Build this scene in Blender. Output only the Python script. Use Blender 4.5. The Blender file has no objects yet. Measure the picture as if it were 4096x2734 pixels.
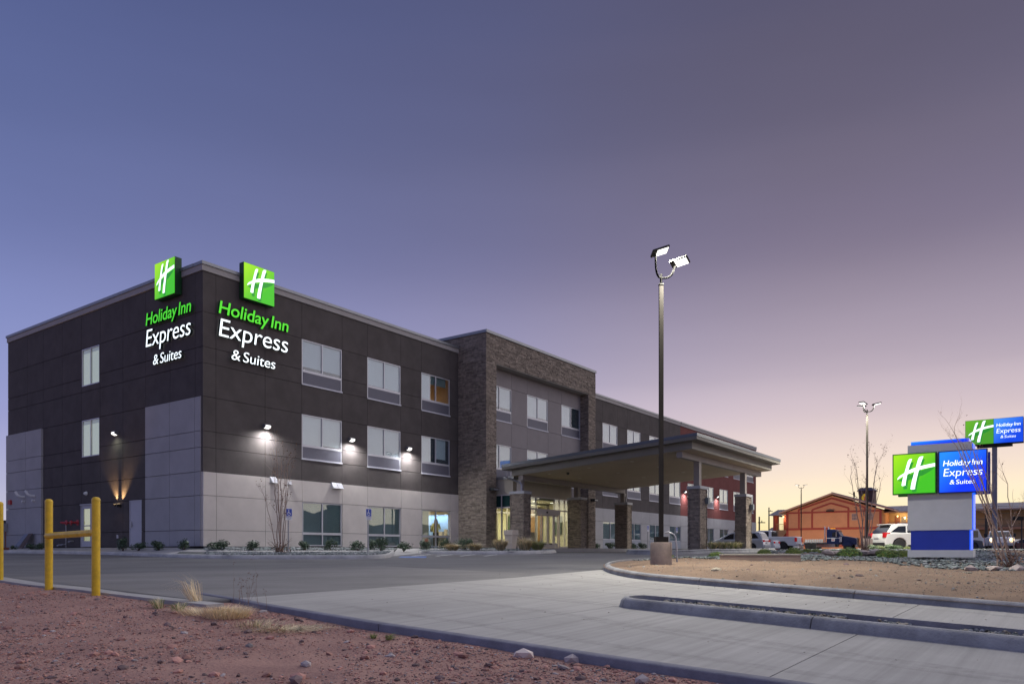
import bpy, bmesh, math, random
from mathutils import Vector, Matrix
from mathutils import noise as mnoise
from mathutils.geometry import tessellate_polygon

SC = bpy.context.scene
COL = SC.collection
random.seed(11)
R = math.radians

# ------------------------------------------------------------------ camera
# z = 0 is the photographer's eye height; the hotel lot lies about level with it, the street below
cam = bpy.data.cameras.new('camera')
cam.lens = 26.91; cam.sensor_width = 36.0; cam.shift_y = 0.2041
cam.clip_start = 0.1; cam.clip_end = 20000
camo = bpy.data.objects.new('camera', cam); COL.objects.link(camo)
camo.location = (0, 0, 0); camo.rotation_euler = (R(90), 0, 0)
SC.camera = camo

# ------------------------------------------------------------------ dusk sky
SUN_AZ = 24.0      # degrees right of the view axis: where the sun has gone down
def lin(c):
    def f(v):
        v /= 255.0
        return v/12.92 if v <= .04045 else ((v+.055)/1.055)**2.4
    return (f(c[0]), f(c[1]), f(c[2]), 1)
W = bpy.data.worlds.new('World'); SC.world = W; W.use_nodes = True
nt = W.node_tree; nt.nodes.clear()
def N(t, **k):
    n = nt.nodes.new(t)
    for a, b in k.items(): setattr(n, a, b)
    return n
def L(a, b): nt.links.new(a, b)
def math_n(op, a, b=None):
    n = N('ShaderNodeMath', operation=op)
    for i, v in enumerate((a, b)):
        if v is None: continue
        if isinstance(v, (int, float)): n.inputs[i].default_value = v
        else: L(v, n.inputs[i])
    return n.outputs[0]
def ramp_n(fac, stops, conv=lin):
    r = N('ShaderNodeValToRGB'); cr = r.color_ramp; cr.interpolation = 'CARDINAL' if len(stops) > 5 else 'LINEAR'
    while len(cr.elements) < len(stops): cr.elements.new(.5)
    for e, (p, c) in zip(cr.elements, stops):
        e.position = p; e.color = conv(c)
    L(fac, r.inputs[0]); return r.outputs[0]
tc = N('ShaderNodeTexCoord'); sx = N('ShaderNodeSeparateXYZ'); L(tc.outputs['Generated'], sx.inputs[0])
zz = math_n('MAXIMUM', sx.outputs[2], 0.0)
az = math_n('ARCTAN2', sx.outputs[0], sx.outputs[1])            # 0 straight ahead, + to the right
az01 = math_n('ADD', math_n('MULTIPLY', az, 1/(2*math.pi)), .5)
g = lambda v: (v, v, v, 1)
fm = ramp_n(az01, [(0, 1), ((-45+180)/360, 1), ((-34+180)/360, .95), ((SUN_AZ-24+180)/360, .42), ((SUN_AZ+180)/360, .0), ((95+180)/360, .30), (1, 1)], g)
SUNR = [(0, (255, 222, 150)), (.04, (258, 240, 192)), (.09, (250, 231, 210)), (.15, (223, 205, 206)), (.21, (188, 174, 187)), (.33, (138, 128, 149)), (.45, (108, 102, 124)), (.56, (92, 89, 114)), (1, (76, 80, 116))]
ANTR = [(0, (214, 206, 215)), (.055, (184, 184, 214)), (.136, (155, 160, 208)), (.226, (137, 147, 200)), (.31, (118, 129, 182)), (.42, (99, 111, 161)), (.515, (87, 99, 148)), (.7, (73, 86, 134)), (1, (65, 76, 122))]
c1 = ramp_n(zz, SUNR); c2 = ramp_n(zz, ANTR)
mx = N('ShaderNodeMix', data_type='RGBA'); L(fm, mx.inputs[0]); L(c1, mx.inputs[6]); L(c2, mx.inputs[7])
sky = N('ShaderNodeTexSky', sky_type='NISHITA'); sky.sun_disc = False
sky.sun_elevation = R(1.0); sky.sun_rotation = R(SUN_AZ)
cn = N('ShaderNodeTexNoise'); cn.inputs['Scale'].default_value = 2.2; cn.inputs['Detail'].default_value = 5
cmap = N('ShaderNodeMapping'); cmap.inputs['Scale'].default_value = (1, 1, 4.5); L(tc.outputs['Generated'], cmap.inputs[0]); L(cmap.outputs[0], cn.inputs[0])
cf = N('ShaderNodeMapRange'); cf.inputs[1].default_value = .3; cf.inputs[2].default_value = .7; cf.inputs[3].default_value = .965; cf.inputs[4].default_value = 1.035; L(cn.outputs[0], cf.inputs[0])
cs_ = N('ShaderNodeVectorMath', operation='SCALE'); L(mx.outputs[2], cs_.inputs[0]); L(cf.outputs[0], cs_.inputs['Scale'])
bg1 = N('ShaderNodeBackground'); L(cs_.outputs[0], bg1.inputs[0]); bg1.inputs[1].default_value = 1.0
bg2 = N('ShaderNodeBackground'); L(sky.outputs[0], bg2.inputs[0]); bg2.inputs[1].default_value = 0.002
ad = N('ShaderNodeAddShader'); L(bg1.outputs[0], ad.inputs[0]); L(bg2.outputs[0], ad.inputs[1])
wo = N('ShaderNodeOutputWorld'); L(ad.outputs[0], wo.inputs[0])

# ------------------------------------------------------------------ soft twilight light from the sunset side, very wide
sl = bpy.data.lights.new('twilight_glow', 'SUN'); sl.energy = 1.45; sl.angle = R(110); sl.color = (1.0, .965, .95)
so = bpy.data.objects.new('twilight_glow', sl); COL.objects.link(so)
SUN_EL = 50; GLOW_AZ = 62      # the afterglow spreads round to the right, beyond the frame
_d = Vector((math.sin(R(GLOW_AZ))*math.cos(R(SUN_EL)), math.cos(R(GLOW_AZ))*math.cos(R(SUN_EL)), math.sin(R(SUN_EL))))
so.rotation_euler = (-_d).to_track_quat('-Z', 'Y').to_euler()

vs = SC.view_settings
vs.view_transform = 'Standard'; vs.look = 'None'; vs.exposure = 0.0; vs.gamma = 1.0; vs.use_curve_mapping = False
SC.render.engine = 'CYCLES'
SC.cycles.use_denoising = True
SC.cycles.max_bounces = 6; SC.cycles.transparent_max_bounces = 12
SC.cycles.sample_clamp_indirect = 4.0
SC.cycles.caustics_reflective = False; SC.cycles.caustics_refractive = False

# ------------------------------------------------------------------ terrain (z depends on distance only: the drive climbs to the lot)
TP = [(-60, -2.9), (0, -1.35), (28.5, -.28), (36, -.10), (45, -.03), (80, 0), (130, .2), (400, 1.0), (9000, 1.0)]
def T(Y):
    if Y <= TP[0][0]: return TP[0][1]
    for (a, za), (b, zb) in zip(TP, TP[1:]):
        if Y <= b: return za+(zb-za)*(Y-a)/(b-a)
    return TP[-1][1]
# hotel frame: origin at the near corner, x along the front wall, y into the building
CX0, CY0, HROT = -12.81, 31.70, math.atan2(.8105, .5857)
ux, uy = math.cos(HROT), math.sin(HROT)
BZ = .20
def HW(x, y): return (CX0+x*ux-y*uy, CY0+x*uy+y*ux)

# ------------------------------------------------------------------ materials
MATS = {}
def M(name, col, rough=.7, metal=0., spec=.5, var=0., vscale=3., bump=0., bscale=40., emit=None, estr=1., island=0., col2=None, stretch=None, detail=6., dirt=0., dscale=.5):
    if name in MATS: return MATS[name]
    m = bpy.data.materials.new(name); MATS[name] = m; m.use_nodes = True
    t = m.node_tree; b = t.nodes['Principled BSDF']
    b.inputs['Base Color'].default_value = (*col, 1); b.inputs['Roughness'].default_value = rough
    b.inputs['Metallic'].default_value = metal; b.inputs['Specular IOR Level'].default_value = spec
    if emit is not None:
        b.inputs['Emission Color'].default_value = (*emit, 1); b.inputs['Emission Strength'].default_value = estr
    geo = t.nodes.new('ShaderNodeNewGeometry'); pos = geo.outputs['Position']
    if stretch:
        mp = t.nodes.new('ShaderNodeMapping'); mp.vector_type = 'TEXTURE'; mp.inputs['Scale'].default_value = stretch[:3]
        if len(stretch) > 3: mp.inputs['Rotation'].default_value = (0, 0, stretch[3])
        t.links.new(pos, mp.inputs[0]); pos = mp.outputs[0]
    cur = None
    def mix(fac, c_a, c_b):
        n = t.nodes.new('ShaderNodeMix'); n.data_type = 'RGBA'
        t.links.new(fac, n.inputs[0])
        for s, v in ((6, c_a), (7, c_b)):
            if isinstance(v, tuple): n.inputs[s].default_value = (*v[:3], 1)
            else: t.links.new(v, n.inputs[s])
        return n.outputs[2]
    if var or col2:
        nz = t.nodes.new('ShaderNodeTexNoise'); nz.inputs['Scale'].default_value = vscale; nz.inputs['Detail'].default_value = detail
        nz.inputs['Roughness'].default_value = .62
        t.links.new(pos, nz.inputs[0])
        cr = t.nodes.new('ShaderNodeMapRange'); cr.inputs[1].default_value = .32; cr.inputs[2].default_value = .68
        t.links.new(nz.outputs[0], cr.inputs[0])
        lo = col2 if col2 else tuple(max(0, c*(1-var)) for c in col)
        hi = col if col2 else tuple(c*(1+var) for c in col)
        cur = mix(cr.outputs[0], lo, hi)
    if dirt:
        nz = t.nodes.new('ShaderNodeTexNoise'); nz.inputs['Scale'].default_value = dscale; nz.inputs['Detail'].default_value = 9
        nz.inputs['Roughness'].default_value = .7
        t.links.new(geo.outputs['Position'], nz.inputs[0])
        cr = t.nodes.new('ShaderNodeMapRange'); cr.inputs[1].default_value = .45; cr.inputs[2].default_value = .72; cr.inputs[4].default_value = dirt
        t.links.new(nz.outputs[0], cr.inputs[0])
        cur = mix(cr.outputs[0], cur if cur else col, tuple(c*.45 for c in col))
    if island:
        mr = t.nodes.new('ShaderNodeMapRange'); mr.inputs[3].default_value = 1-island; mr.inputs[4].default_value = 1+island
        t.links.new(geo.outputs['Random Per Island'], mr.inputs[0])
        vm = t.nodes.new('ShaderNodeVectorMath'); vm.operation = 'SCALE'
        if cur: t.links.new(cur, vm.inputs[0])
        else: vm.inputs[0].default_value = col
        t.links.new(mr.outputs[0], vm.inputs['Scale']); cur = vm.outputs[0]
    if cur: t.links.new(cur, b.inputs['Base Color'])
    if bump:
        nb = t.nodes.new('ShaderNodeTexNoise'); nb.inputs['Scale'].default_value = bscale; nb.inputs['Detail'].default_value = 5
        t.links.new(pos, nb.inputs[0])
        bp = t.nodes.new('ShaderNodeBump'); bp.inputs['Strength'].default_value = bump; bp.inputs['Distance'].default_value = .02
        t.links.new(nb.outputs[0], bp.inputs['Height']); t.links.new(bp.outputs[0], b.inputs['Normal'])
    return m
def glass_mat(name, tint=(1, 1, 1), ior=1.75, rough=.004, warp=.0):
    if name in MATS: return MATS[name]
    m = bpy.data.materials.new(name); MATS[name] = m; m.use_nodes = True
    t = m.node_tree; t.nodes.clear()
    o = t.nodes.new('ShaderNodeOutputMaterial'); mxs = t.nodes.new('ShaderNodeMixShader')
    tr = t.nodes.new('ShaderNodeBsdfTransparent'); tr.inputs[0].default_value = (*tint, 1)
    gl = t.nodes.new('ShaderNodeBsdfGlossy'); gl.inputs['Roughness'].default_value = rough
    fr = t.nodes.new('ShaderNodeFresnel')
    gb_ = t.nodes.new('ShaderNodeNewGeometry'); io = t.nodes.new('ShaderNodeMapRange'); io.inputs[3].default_value = ior; io.inputs[4].default_value = 1/ior
    t.links.new(gb_.outputs['Backfacing'], io.inputs[0]); t.links.new(io.outputs[0], fr.inputs[0])   # both faces of the thin pane reflect alike
    if warp:
        nb = t.nodes.new('ShaderNodeTexNoise'); nb.inputs['Scale'].default_value = .9; nb.inputs['Detail'].default_value = 2
        ge = t.nodes.new('ShaderNodeNewGeometry'); t.links.new(ge.outputs['Position'], nb.inputs[0])
        bp = t.nodes.new('ShaderNodeBump'); bp.inputs['Strength'].default_value = warp; bp.inputs['Distance'].default_value = .02
        t.links.new(nb.outputs[0], bp.inputs['Height']); t.links.new(bp.outputs[0], gl.inputs['Normal'])
    t.links.new(fr.outputs[0], mxs.inputs[0]); t.links.new(tr.outputs[0], mxs.inputs[1]); t.links.new(gl.outputs[0], mxs.inputs[2])
    t.links.new(mxs.outputs[0], o.inputs[0]); return m

m_dark = M('dark_stucco', (.105, .091, .087), .85, var=.14, vscale=1.2, bump=.35, bscale=120, spec=.25, dirt=.22, dscale=.45)
m_beige = M('beige_stucco', (.65, .595, .545), .85, var=.06, vscale=1.0, bump=.35, bscale=120, spec=.25, dirt=.14, dscale=.6)
m_grey = M('grey_stucco', (.45, .44, .44), .85, var=.06, vscale=1.0, bump=.35, bscale=120, spec=.25, dirt=.16, dscale=.6)
m_taupe = M('taupe_stucco', (.31, .28, .275), .85, var=.06, vscale=1.0, bump=.35, bscale=120, spec=.25)
m_red = M('red_stucco', (.19, .055, .05), .8, var=.10, vscale=1.0, bump=.3, bscale=120, spec=.25)
m_core = M('joint_grey', (.06, .055, .055), .9)  # dark joint colour of the backing behind the panels
m_cap = M('grey_metal_coping', (.30, .31, .33), .45, metal=.6, var=.05, vscale=2)
m_band = M('stone_grey_band', (.40, .375, .36), .8, var=.05, vscale=1)
m_stone = M('ledge_stone', (.27, .225, .185), .9, island=.32, var=.22, vscale=6, bump=.6, bscale=60, spec=.2)
m_mortar = M('stone_backing', (.10, .085, .075), .95)
m_alu = M('window_aluminium', (.56, .56, .60), .42, metal=.35, var=.04)
m_bronze = M('dark_bronze_metal', (.036, .032, .028), .7, spec=.15, var=.08)
m_white = M('white_paint', (.72, .72, .72), .5)
m_door = M('grey_door_paint', (.50, .50, .54), .5, var=.03)
m_shade = M('pale_roller_shade', (.60, .72, .80), .85, var=.05, vscale=.7)
m_shades = [m_shade, M('blue_grey_shade', (.50, .61, .70), .85, var=.06, vscale=.7), M('white_shade', (.68, .77, .81), .85, var=.05, vscale=.7)]
m_shade2 = M('teal_screen_shade', (.16, .235, .24), .8, var=.12, vscale=.8)
m_room = M('dark_room', (.05, .07, .09), .9)
m_glass = glass_mat('window_glass', (.93, .96, .96), 1.9, .004, .02)
m_glass1 = glass_mat('lobby_glass', (.90, .94, .90), 1.85, .004, .02)
m_yel = M('yellow_bollard_paint', (.78, .50, .02), .38, var=.10, vscale=7, dirt=.45, dscale=5, bump=.15, bscale=30)
m_conc = M('drive_concrete', (.38, .37, .355), .8, var=.12, vscale=1.0, bump=.3, bscale=14, spec=.25, dirt=.42, dscale=.33, stretch=(6, .10, 1, R(53)), detail=8)
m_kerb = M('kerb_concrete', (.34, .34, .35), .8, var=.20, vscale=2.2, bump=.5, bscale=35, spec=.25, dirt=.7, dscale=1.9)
m_walk = M('walk_concrete', (.38, .37, .36), .8, var=.10, vscale=1.5, bump=.25, bscale=60)
m_soil = M('desert_soil', (.27, .20, .155), .95, var=.25, vscale=1.3, bump=.8, bscale=18)
m_gal = M('galvanised_steel', (.42, .42, .44), .4, metal=.7, var=.1)
m_tyre = M('tyre_rubber', (.022, .022, .024), .8)
m_rim = M('alloy_rim', (.55, .56, .58), .3, metal=.8)
m_black = M('black_trim', (.02, .02, .022), .55)
m_carglass = M('tinted_car_glass', (.012, .014, .017), .05, spec=.9)
m_chrome = M('chrome', (.7, .7, .72), .15, metal=1.)
m_tail = M('red_tail_lens', (.42, .008, .012), .15, emit=(1, .02, .02), estr=.12)
m_led = M('lit_lamp_lens', (1, 1, 1), .4, emit=(1, .98, .92), estr=2.0)
m_warm = M('lit_warm_lens', (1, .8, .5), .4, emit=(1, .72, .38), estr=3)

# ------------------------------------------------------------------ mesh builder
class MB:
    def __init__(s, tf=None): s.V = []; s.F = []; s.MI = []; s.tf = tf
    def add(s, vs_, fs, mi=0):
        o = len(s.V)
        s.V += [tuple(s.tf(*v)) if s.tf else tuple(v) for v in vs_]
        s.F += [tuple(i+o for i in f) for f in fs]; s.MI += [mi]*len(fs)
        return s
    def box(s, x0, x1, y0, y1, z0, z1, mi=0):
        return s.add([(x0, y0, z0), (x1, y0, z0), (x1, y1, z0), (x0, y1, z0), (x0, y0, z1), (x1, y0, z1), (x1, y1, z1), (x0, y1, z1)],
                     [(0, 3, 2, 1), (4, 5, 6, 7), (0, 1, 5, 4), (1, 2, 6, 5), (2, 3, 7, 6), (3, 0, 4, 7)], mi)
    def hexa(s, P, mi=0):
        return s.add(P, [(0, 3, 2, 1), (4, 5, 6, 7), (0, 1, 5, 4), (1, 2, 6, 5), (2, 3, 7, 6), (3, 0, 4, 7)], mi)
    def poly(s, pts, mi=0): return s.add(pts, [tuple(range(len(pts)))], mi)
    def prism(s, pts, a0, a1, axis='y', mi=0, pts1=None):
        f = {'x': lambda p, a: (a, p[0], p[1]), 'y': lambda p, a: (p[0], a, p[1]), 'z': lambda p, a: (p[0], p[1], a)}[axis]
        n = len(pts); q = pts1 or pts
        return s.add([f(p, a0) for p in pts]+[f(p, a1) for p in q],
                     [tuple(range(n))[::-1], tuple(range(n, 2*n))]+[(i, (i+1) % n, n+(i+1) % n, n+i) for i in range(n)], mi)
    def tube(s, path, r, n=6, mi=0, cap=True):
        path = [Vector(p) for p in path]; k = len(path)
        rs = r if isinstance(r, (list, tuple)) else [r]*k
        vs_ = []; fs = []
        ref = None
        for i, p in enumerate(path):
            d = (path[min(i+1, k-1)]-path[max(i-1, 0)])
            d = d.normalized() if d.length > 1e-9 else Vector((0, 0, 1))
            if ref is None: ref = Vector((1, 0, 0)) if abs(d.x) < .8 else Vector((0, 1, 0))
            a = d.cross(ref)
            if a.length < 1e-6: a = d.cross(Vector((0, 1, .3)))
            a.normalize(); b = d.cross(a); ref = b.cross(d) if False else ref
            for j in range(n):
                t = 2*math.pi*j/n
                vs_.append(p+(a*math.cos(t)+b*math.sin(t))*rs[i])
        for i in range(k-1):
            for j in range(n):
                fs.append((i*n+j, i*n+(j+1) % n, (i+1)*n+(j+1) % n, (i+1)*n+j))
        if cap: fs += [tuple(range(n))[::-1], tuple(range((k-1)*n, k*n))]
        return s.add([tuple(v) for v in vs_], fs, mi)
    def lathe(s, prof, n=16, c=(0, 0, 0), axis='z', mi=0):
        vs_ = []
        for (r, h) in prof:
            for j in range(n):
                t = 2*math.pi*j/n; a, b = r*math.cos(t), r*math.sin(t)
                p = {'z': (a, b, h), 'y': (a, h, b), 'x': (h, a, b)}[axis]
                vs_.append((p[0]+c[0], p[1]+c[1], p[2]+c[2]))
        fs = []; k = len(prof)
        for i in range(k-1):
            for j in range(n): fs.append((i*n+j, i*n+(j+1) % n, (i+1)*n+(j+1) % n, (i+1)*n+j))
        fs += [tuple(range(n))[::-1], tuple(range((k-1)*n, k*n))]
        return s.add(vs_, fs, mi)
    def mesh(s, name, mats, smooth=False, fix=True):
        me = bpy.data.meshes.new(name); me.from_pydata(s.V, [], s.F)
        mats = mats if isinstance(mats, (list, tuple)) else [mats]
        for m in mats: me.materials.append(m)
        if len(mats) > 1: me.polygons.foreach_set('material_index', s.MI)
        if fix:
            bm = bmesh.new(); bm.from_mesh(me); bmesh.ops.recalc_face_normals(bm, faces=bm.faces); bm.to_mesh(me); bm.free()
        if smooth:
            me.polygons.foreach_set('use_smooth', [True]*len(me.polygons))
        me.update(); return me
    def build(s, name, mats, parent=None, loc=None, rotz=0, smooth=False, fix=True):
        return obj(name, s.mesh(name, mats, smooth, fix), parent, loc, rotz)
def obj(name, me, parent=None, loc=None, rotz=0):
    o = bpy.data.objects.new(name, me); COL.objects.link(o)
    if parent: o.parent = parent
    if loc: o.location = loc
    if rotz: o.rotation_euler = (0, 0, rotz)
    return o
def tag(o, label, cat, group=None):
    o['label'] = label; o['category'] = cat
    if group: o['group'] = group
    return o
def thing(name, label, cat, loc=(0, 0, 0), rotz=0, group=None):
    return tag(obj(name, None, None, loc, rotz), label, cat, group)
def struct(o): o['kind'] = 'structure'; return o
def stuff(o): o['kind'] = 'stuff'; return o
def copy_tree(o, parent=None):
    c = o.copy(); COL.objects.link(c); c.parent = parent
    for k in ('label', 'category', 'group'):
        if k in o.keys(): c[k] = o[k]
    for ch in o.children: copy_tree(ch, c)
    return c
ORD = ['first', 'second', 'third', 'fourth', 'fifth', 'sixth', 'seventh', 'eighth', 'ninth', 'tenth', 'eleventh', 'twelfth', 'thirteenth', 'fourteenth']
def bevel(o, w=.02, seg=2, ang=35):
    m = o.modifiers.new('bevel', 'BEVEL'); m.width = w; m.segments = seg; m.limit_method = 'ANGLE'; m.angle_limit = R(ang); m.harden_normals = False
    return o
def smooth_ang(o, ang=40):
    me = o.data
    me.polygons.foreach_set('use_smooth', [True]*len(me.polygons)); me.set_sharp_from_angle(angle=R(ang)); return o

# sheets that follow the terrain exactly: polygons are cut at the terrain's break lines
def clip(poly, Y, keep_above):
    out = []
    n = len(poly)
    for i in range(n):
        a, b = poly[i], poly[(i+1) % n]
        ia = (a[1] >= Y) == keep_above or a[1] == Y; ib = (b[1] >= Y) == keep_above or b[1] == Y
        if ia: out.append(a)
        if ia != ib:
            t = (Y-a[1])/(b[1]-a[1]); out.append((a[0]+(b[0]-a[0])*t, Y))
    return out
def sheet(name, poly, dz, mat, parent=None, skirt=0.):
    mb = MB()
    ys = [min(p[1] for p in poly)-1]+[y for y, _ in TP]+[max(p[1] for p in poly)+1]
    ys = sorted(set(ys))
    for y0, y1 in zip(ys, ys[1:]):
        q = clip(clip(poly, y0, True), y1, False)
        if len(q) < 3: continue
        tri = tessellate_polygon([[Vector((p[0], p[1], 0)) for p in q]])
        mb.add([(p[0], p[1], T(p[1])+dz) for p in q], [tuple(t) for t in tri])
    if skirt:
        n = len(poly)
        for i in range(n):
            a, b = poly[i], poly[(i+1) % n]
            k = max(1, int(math.hypot(b[0]-a[0], b[1]-a[1])/2))
            for j in range(k):
                p = (a[0]+(b[0]-a[0])*j/k, a[1]+(b[1]-a[1])*j/k); q = (a[0]+(b[0]-a[0])*(j+1)/k, a[1]+(b[1]-a[1])*(j+1)/k)
                zp, zq = T(p[1])+dz, T(q[1])+dz
                mb.add([(p[0], p[1], zp), (q[0], q[1], zq), (q[0], q[1], zq-skirt), (p[0], p[1], zp-skirt)], [(0, 1, 2, 3)])
    o = mb.build(name, mat, parent, fix=False)
    # upward normals
    me = o.data; bm = bmesh.new(); bm.from_mesh(me)
    for f in bm.faces:
        f.normal_update()
        if f.normal.z < -.01: f.normal_flip()
    bm.to_mesh(me); bm.free()
    return o
def patch(name, pts, mat, parent=None, sub=0):
    """a planar-ish polygon with its own heights, triangulated"""
    tri = tessellate_polygon([[Vector((p[0], p[1], 0)) for p in pts]])
    mb = MB(); mb.add(pts, [tuple(t) for t in tri])
    o = mb.build(name, mat, parent, fix=False)
    bm = bmesh.new(); bm.from_mesh(o.data)
    for f in bm.faces:
        f.normal_update()
        if f.normal.z < 0: f.normal_flip()
    bm.to_mesh(o.data); bm.free()
    return o
def resample(path, step):
    out = [path[0]]
    for a, b in zip(path, path[1:]):
        d = math.hypot(b[0]-a[0], b[1]-a[1]); k = max(1, round(d/step))
        for j in range(1, k+1): out.append((a[0]+(b[0]-a[0])*j/k, a[1]+(b[1]-a[1])*j/k))
    return out
def smooth_path(p, it=2, closed=False):
    for _ in range(it):
        q = [p[0]]
        for a, b in zip(p, p[1:]):
            q += [(a[0]*.75+b[0]*.25, a[1]*.75+b[1]*.25), (a[0]*.25+b[0]*.75, a[1]*.25+b[1]*.75)]
        q.append(p[-1]); p = q
    return p
def kerb(name, path, side, zf=None, w=.17, h=.15, every=3.0, mat=None, profile=None):
    """rounded kerb swept along a path; side=+1 puts the kerb to the left of the direction of travel; cut into cast lengths"""
    root = struct(obj(name, None))
    zf = zf or (lambda x, y: T(y))
    pts = resample(path, .5)
    nrm = []
    for i in range(len(pts)):
        a, b = pts[max(i-1, 0)], pts[min(i+1, len(pts)-1)]
        d = Vector((b[0]-a[0], b[1]-a[1])).normalized(); nrm.append(Vector((-d.y, d.x))*side)
    prof = profile or [(0, -.25), (0, 0), (.035, h*.72), (.075, h*.97), (.12, h), (w, h), (w, -.25)]
    seg = []; acc = 0; start = 0
    for i in range(1, len(pts)):
        acc += math.hypot(pts[i][0]-pts[i-1][0], pts[i][1]-pts[i-1][1])
        if acc >= every or i == len(pts)-1: seg.append((start, i)); start = i; acc = 0
    for s0, s1 in seg:
        mb = MB(); k = len(prof); vs_ = []; fs = []
        for i in range(s0, s1+1):
            p, n = pts[i], nrm[i]; sh = 0
            if i == s0 or i == s1:
                j = i+1 if i == s0 else i-1
                dd = Vector((pts[j][0]-p[0], pts[j][1]-p[1])).normalized()*.008; p = (p[0]+dd.x, p[1]+dd.y)
            for (a, zc) in prof:
                q = (p[0]+n.x*a, p[1]+n.y*a); vs_.append((q[0], q[1], zf(p[0], p[1])+zc))
        m = s1-s0+1
        for i in range(m-1):
            for j in range(k-1): fs.append((i*k+j, i*k+j+1, (i+1)*k+j+1, (i+1)*k+j))
        fs += [tuple(range(k)), tuple(range((m-1)*k, m*k))[::-1]]
        mb.add(vs_, fs); smooth_ang(mb.build('kerb_length', mat or m_kerb, root), 50)
    return root
# ================================================================== ground, roads, kerbs
m_asph = M('asphalt', (.165, .163, .166), .85, var=.2, vscale=.5, bump=.5, bscale=90, spec=.3, dirt=.45, dscale=.22, stretch=(3, .7, 1, R(10)), detail=8)
m_redlot = M('red_gravel_soil', (.42, .255, .21), .95, var=.0, col2=(.28, .165, .145), vscale=1.1, bump=1.0, bscale=22, detail=10, spec=.15)
m_tan = M('tan_decomposed_granite', (.285, .20, .14), .95, col2=(.19, .135, .10), vscale=1.0, bump=.9, bscale=30, detail=10, spec=.15)
m_bed = M('grey_rock_bed_soil', (.13, .14, .13), .95, var=.3, vscale=5, bump=1., bscale=25)
m_brown = M('brown_mulch_soil', (.17, .115, .10), .95, var=.3, vscale=3, bump=1., bscale=25)

struct(sheet('ground', [(-7000, -400), (7000, -400), (7000, 8900), (-7000, 8900)], -.34, m_soil))
lot = struct(sheet('parking_lot_asphalt', [(-5.2, 13.05), (-12.4, 18.6), (-40, 42), (-70, 66), (-40, 90), (60, 160), (75, 95), (30, 40), (10, 24), (4, 21.6), (2.59, 21.75), (0, 18.55), (-2.67, 15.8), (-4.62, 13.85)], 0, m_asph, skirt=.3))
struct(sheet('worn_asphalt', [(-5.3, 13.2), (-12.3, 18.8), (-9.4, 20.9), (-4, 23.6), (.6, 20.2), (-.08, 18.5), (-2.72, 15.8), (-4.6, 13.95)], .004, M('worn_asphalt', (.205, .198, .195), .85, var=.16, vscale=.6, bump=.5, bscale=90, dirt=.3, dscale=.5, stretch=(3, .7, 1, R(10)), detail=8)))
# the street and far lots to the right of the hotel
struct(sheet('far_road', [(24, 40), (60, 62), (140, 70), (140, 200), (40, 200), (30, 120)], -.008, M('far_asphalt', (.11, .10, .10), .85, var=.15, vscale=.2, bump=.3, bscale=20)))

def halfplane(poly, a, b, off):
    """keep the part of poly on the left of a->b, shifted left by off"""
    dx, dy = b[0]-a[0], b[1]-a[1]; l = math.hypot(dx, dy); nx, ny = -dy/l, dx/l
    f = lambda p: (p[0]-a[0])*nx+(p[1]-a[1])*ny-off
    out = []
    for i in range(len(poly)):
        p, q = poly[i], poly[(i+1) % len(poly)]; fp, fq = f(p), f(q)
        if fp >= 0: out.append(p)
        if (fp >= 0) != (fq >= 0):
            t = fp/(fp-fq); out.append((p[0]+(q[0]-p[0])*t, p[1]+(q[1]-p[1])*t))
    return out
drive = struct(obj('driveway', None))
cpoly = [(-4.86, 13.6), (-4.25, 12.72), (-1.72, 10.15), (0, 8.56), (1.22, 7.4), (2.19, 6.55), (4.5, 4.3), (9, -.6), (20, -12), (32, -10), (20, 2), (8.2, 13.6), (5.4, 17), (3.4, 21.5), (2.60, 21.735), (0, 18.535), (-2.66, 15.785), (-4.60, 13.83)]
J1 = ((-1.67, 16.5), (1.74, 12.45)); J2 = ((0, 10.4), (1.72, 12.3)); J3 = ((2.28, 6.7), (3.94, 8.9)); J4 = ((5.0, 3.6), (6.66, 5.8)); JB = ((-3.4, 12.1), (-1.68, 14.0))
def rev(j): return (j[1], j[0])
gp = .007
far = halfplane(cpoly, *J1, gp); near = halfplane(cpoly, *rev(J1), gp)
for base in (far, near):
    cuts = [J2, J3, J4]
    rest = base
    for j in cuts:
        a = halfplane(rest, *j, gp)
        if len(a) > 2: struct(sheet('concrete_slab', a, .012, m_conc, drive, skirt=.28))
        rest = halfplane(rest, *rev(j), gp)
    struct(sheet('concrete_slab', rest, .012, m_conc, drive, skirt=.28))
for o in drive.children:
    if 'kind' in o.keys(): del o['kind']
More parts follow.
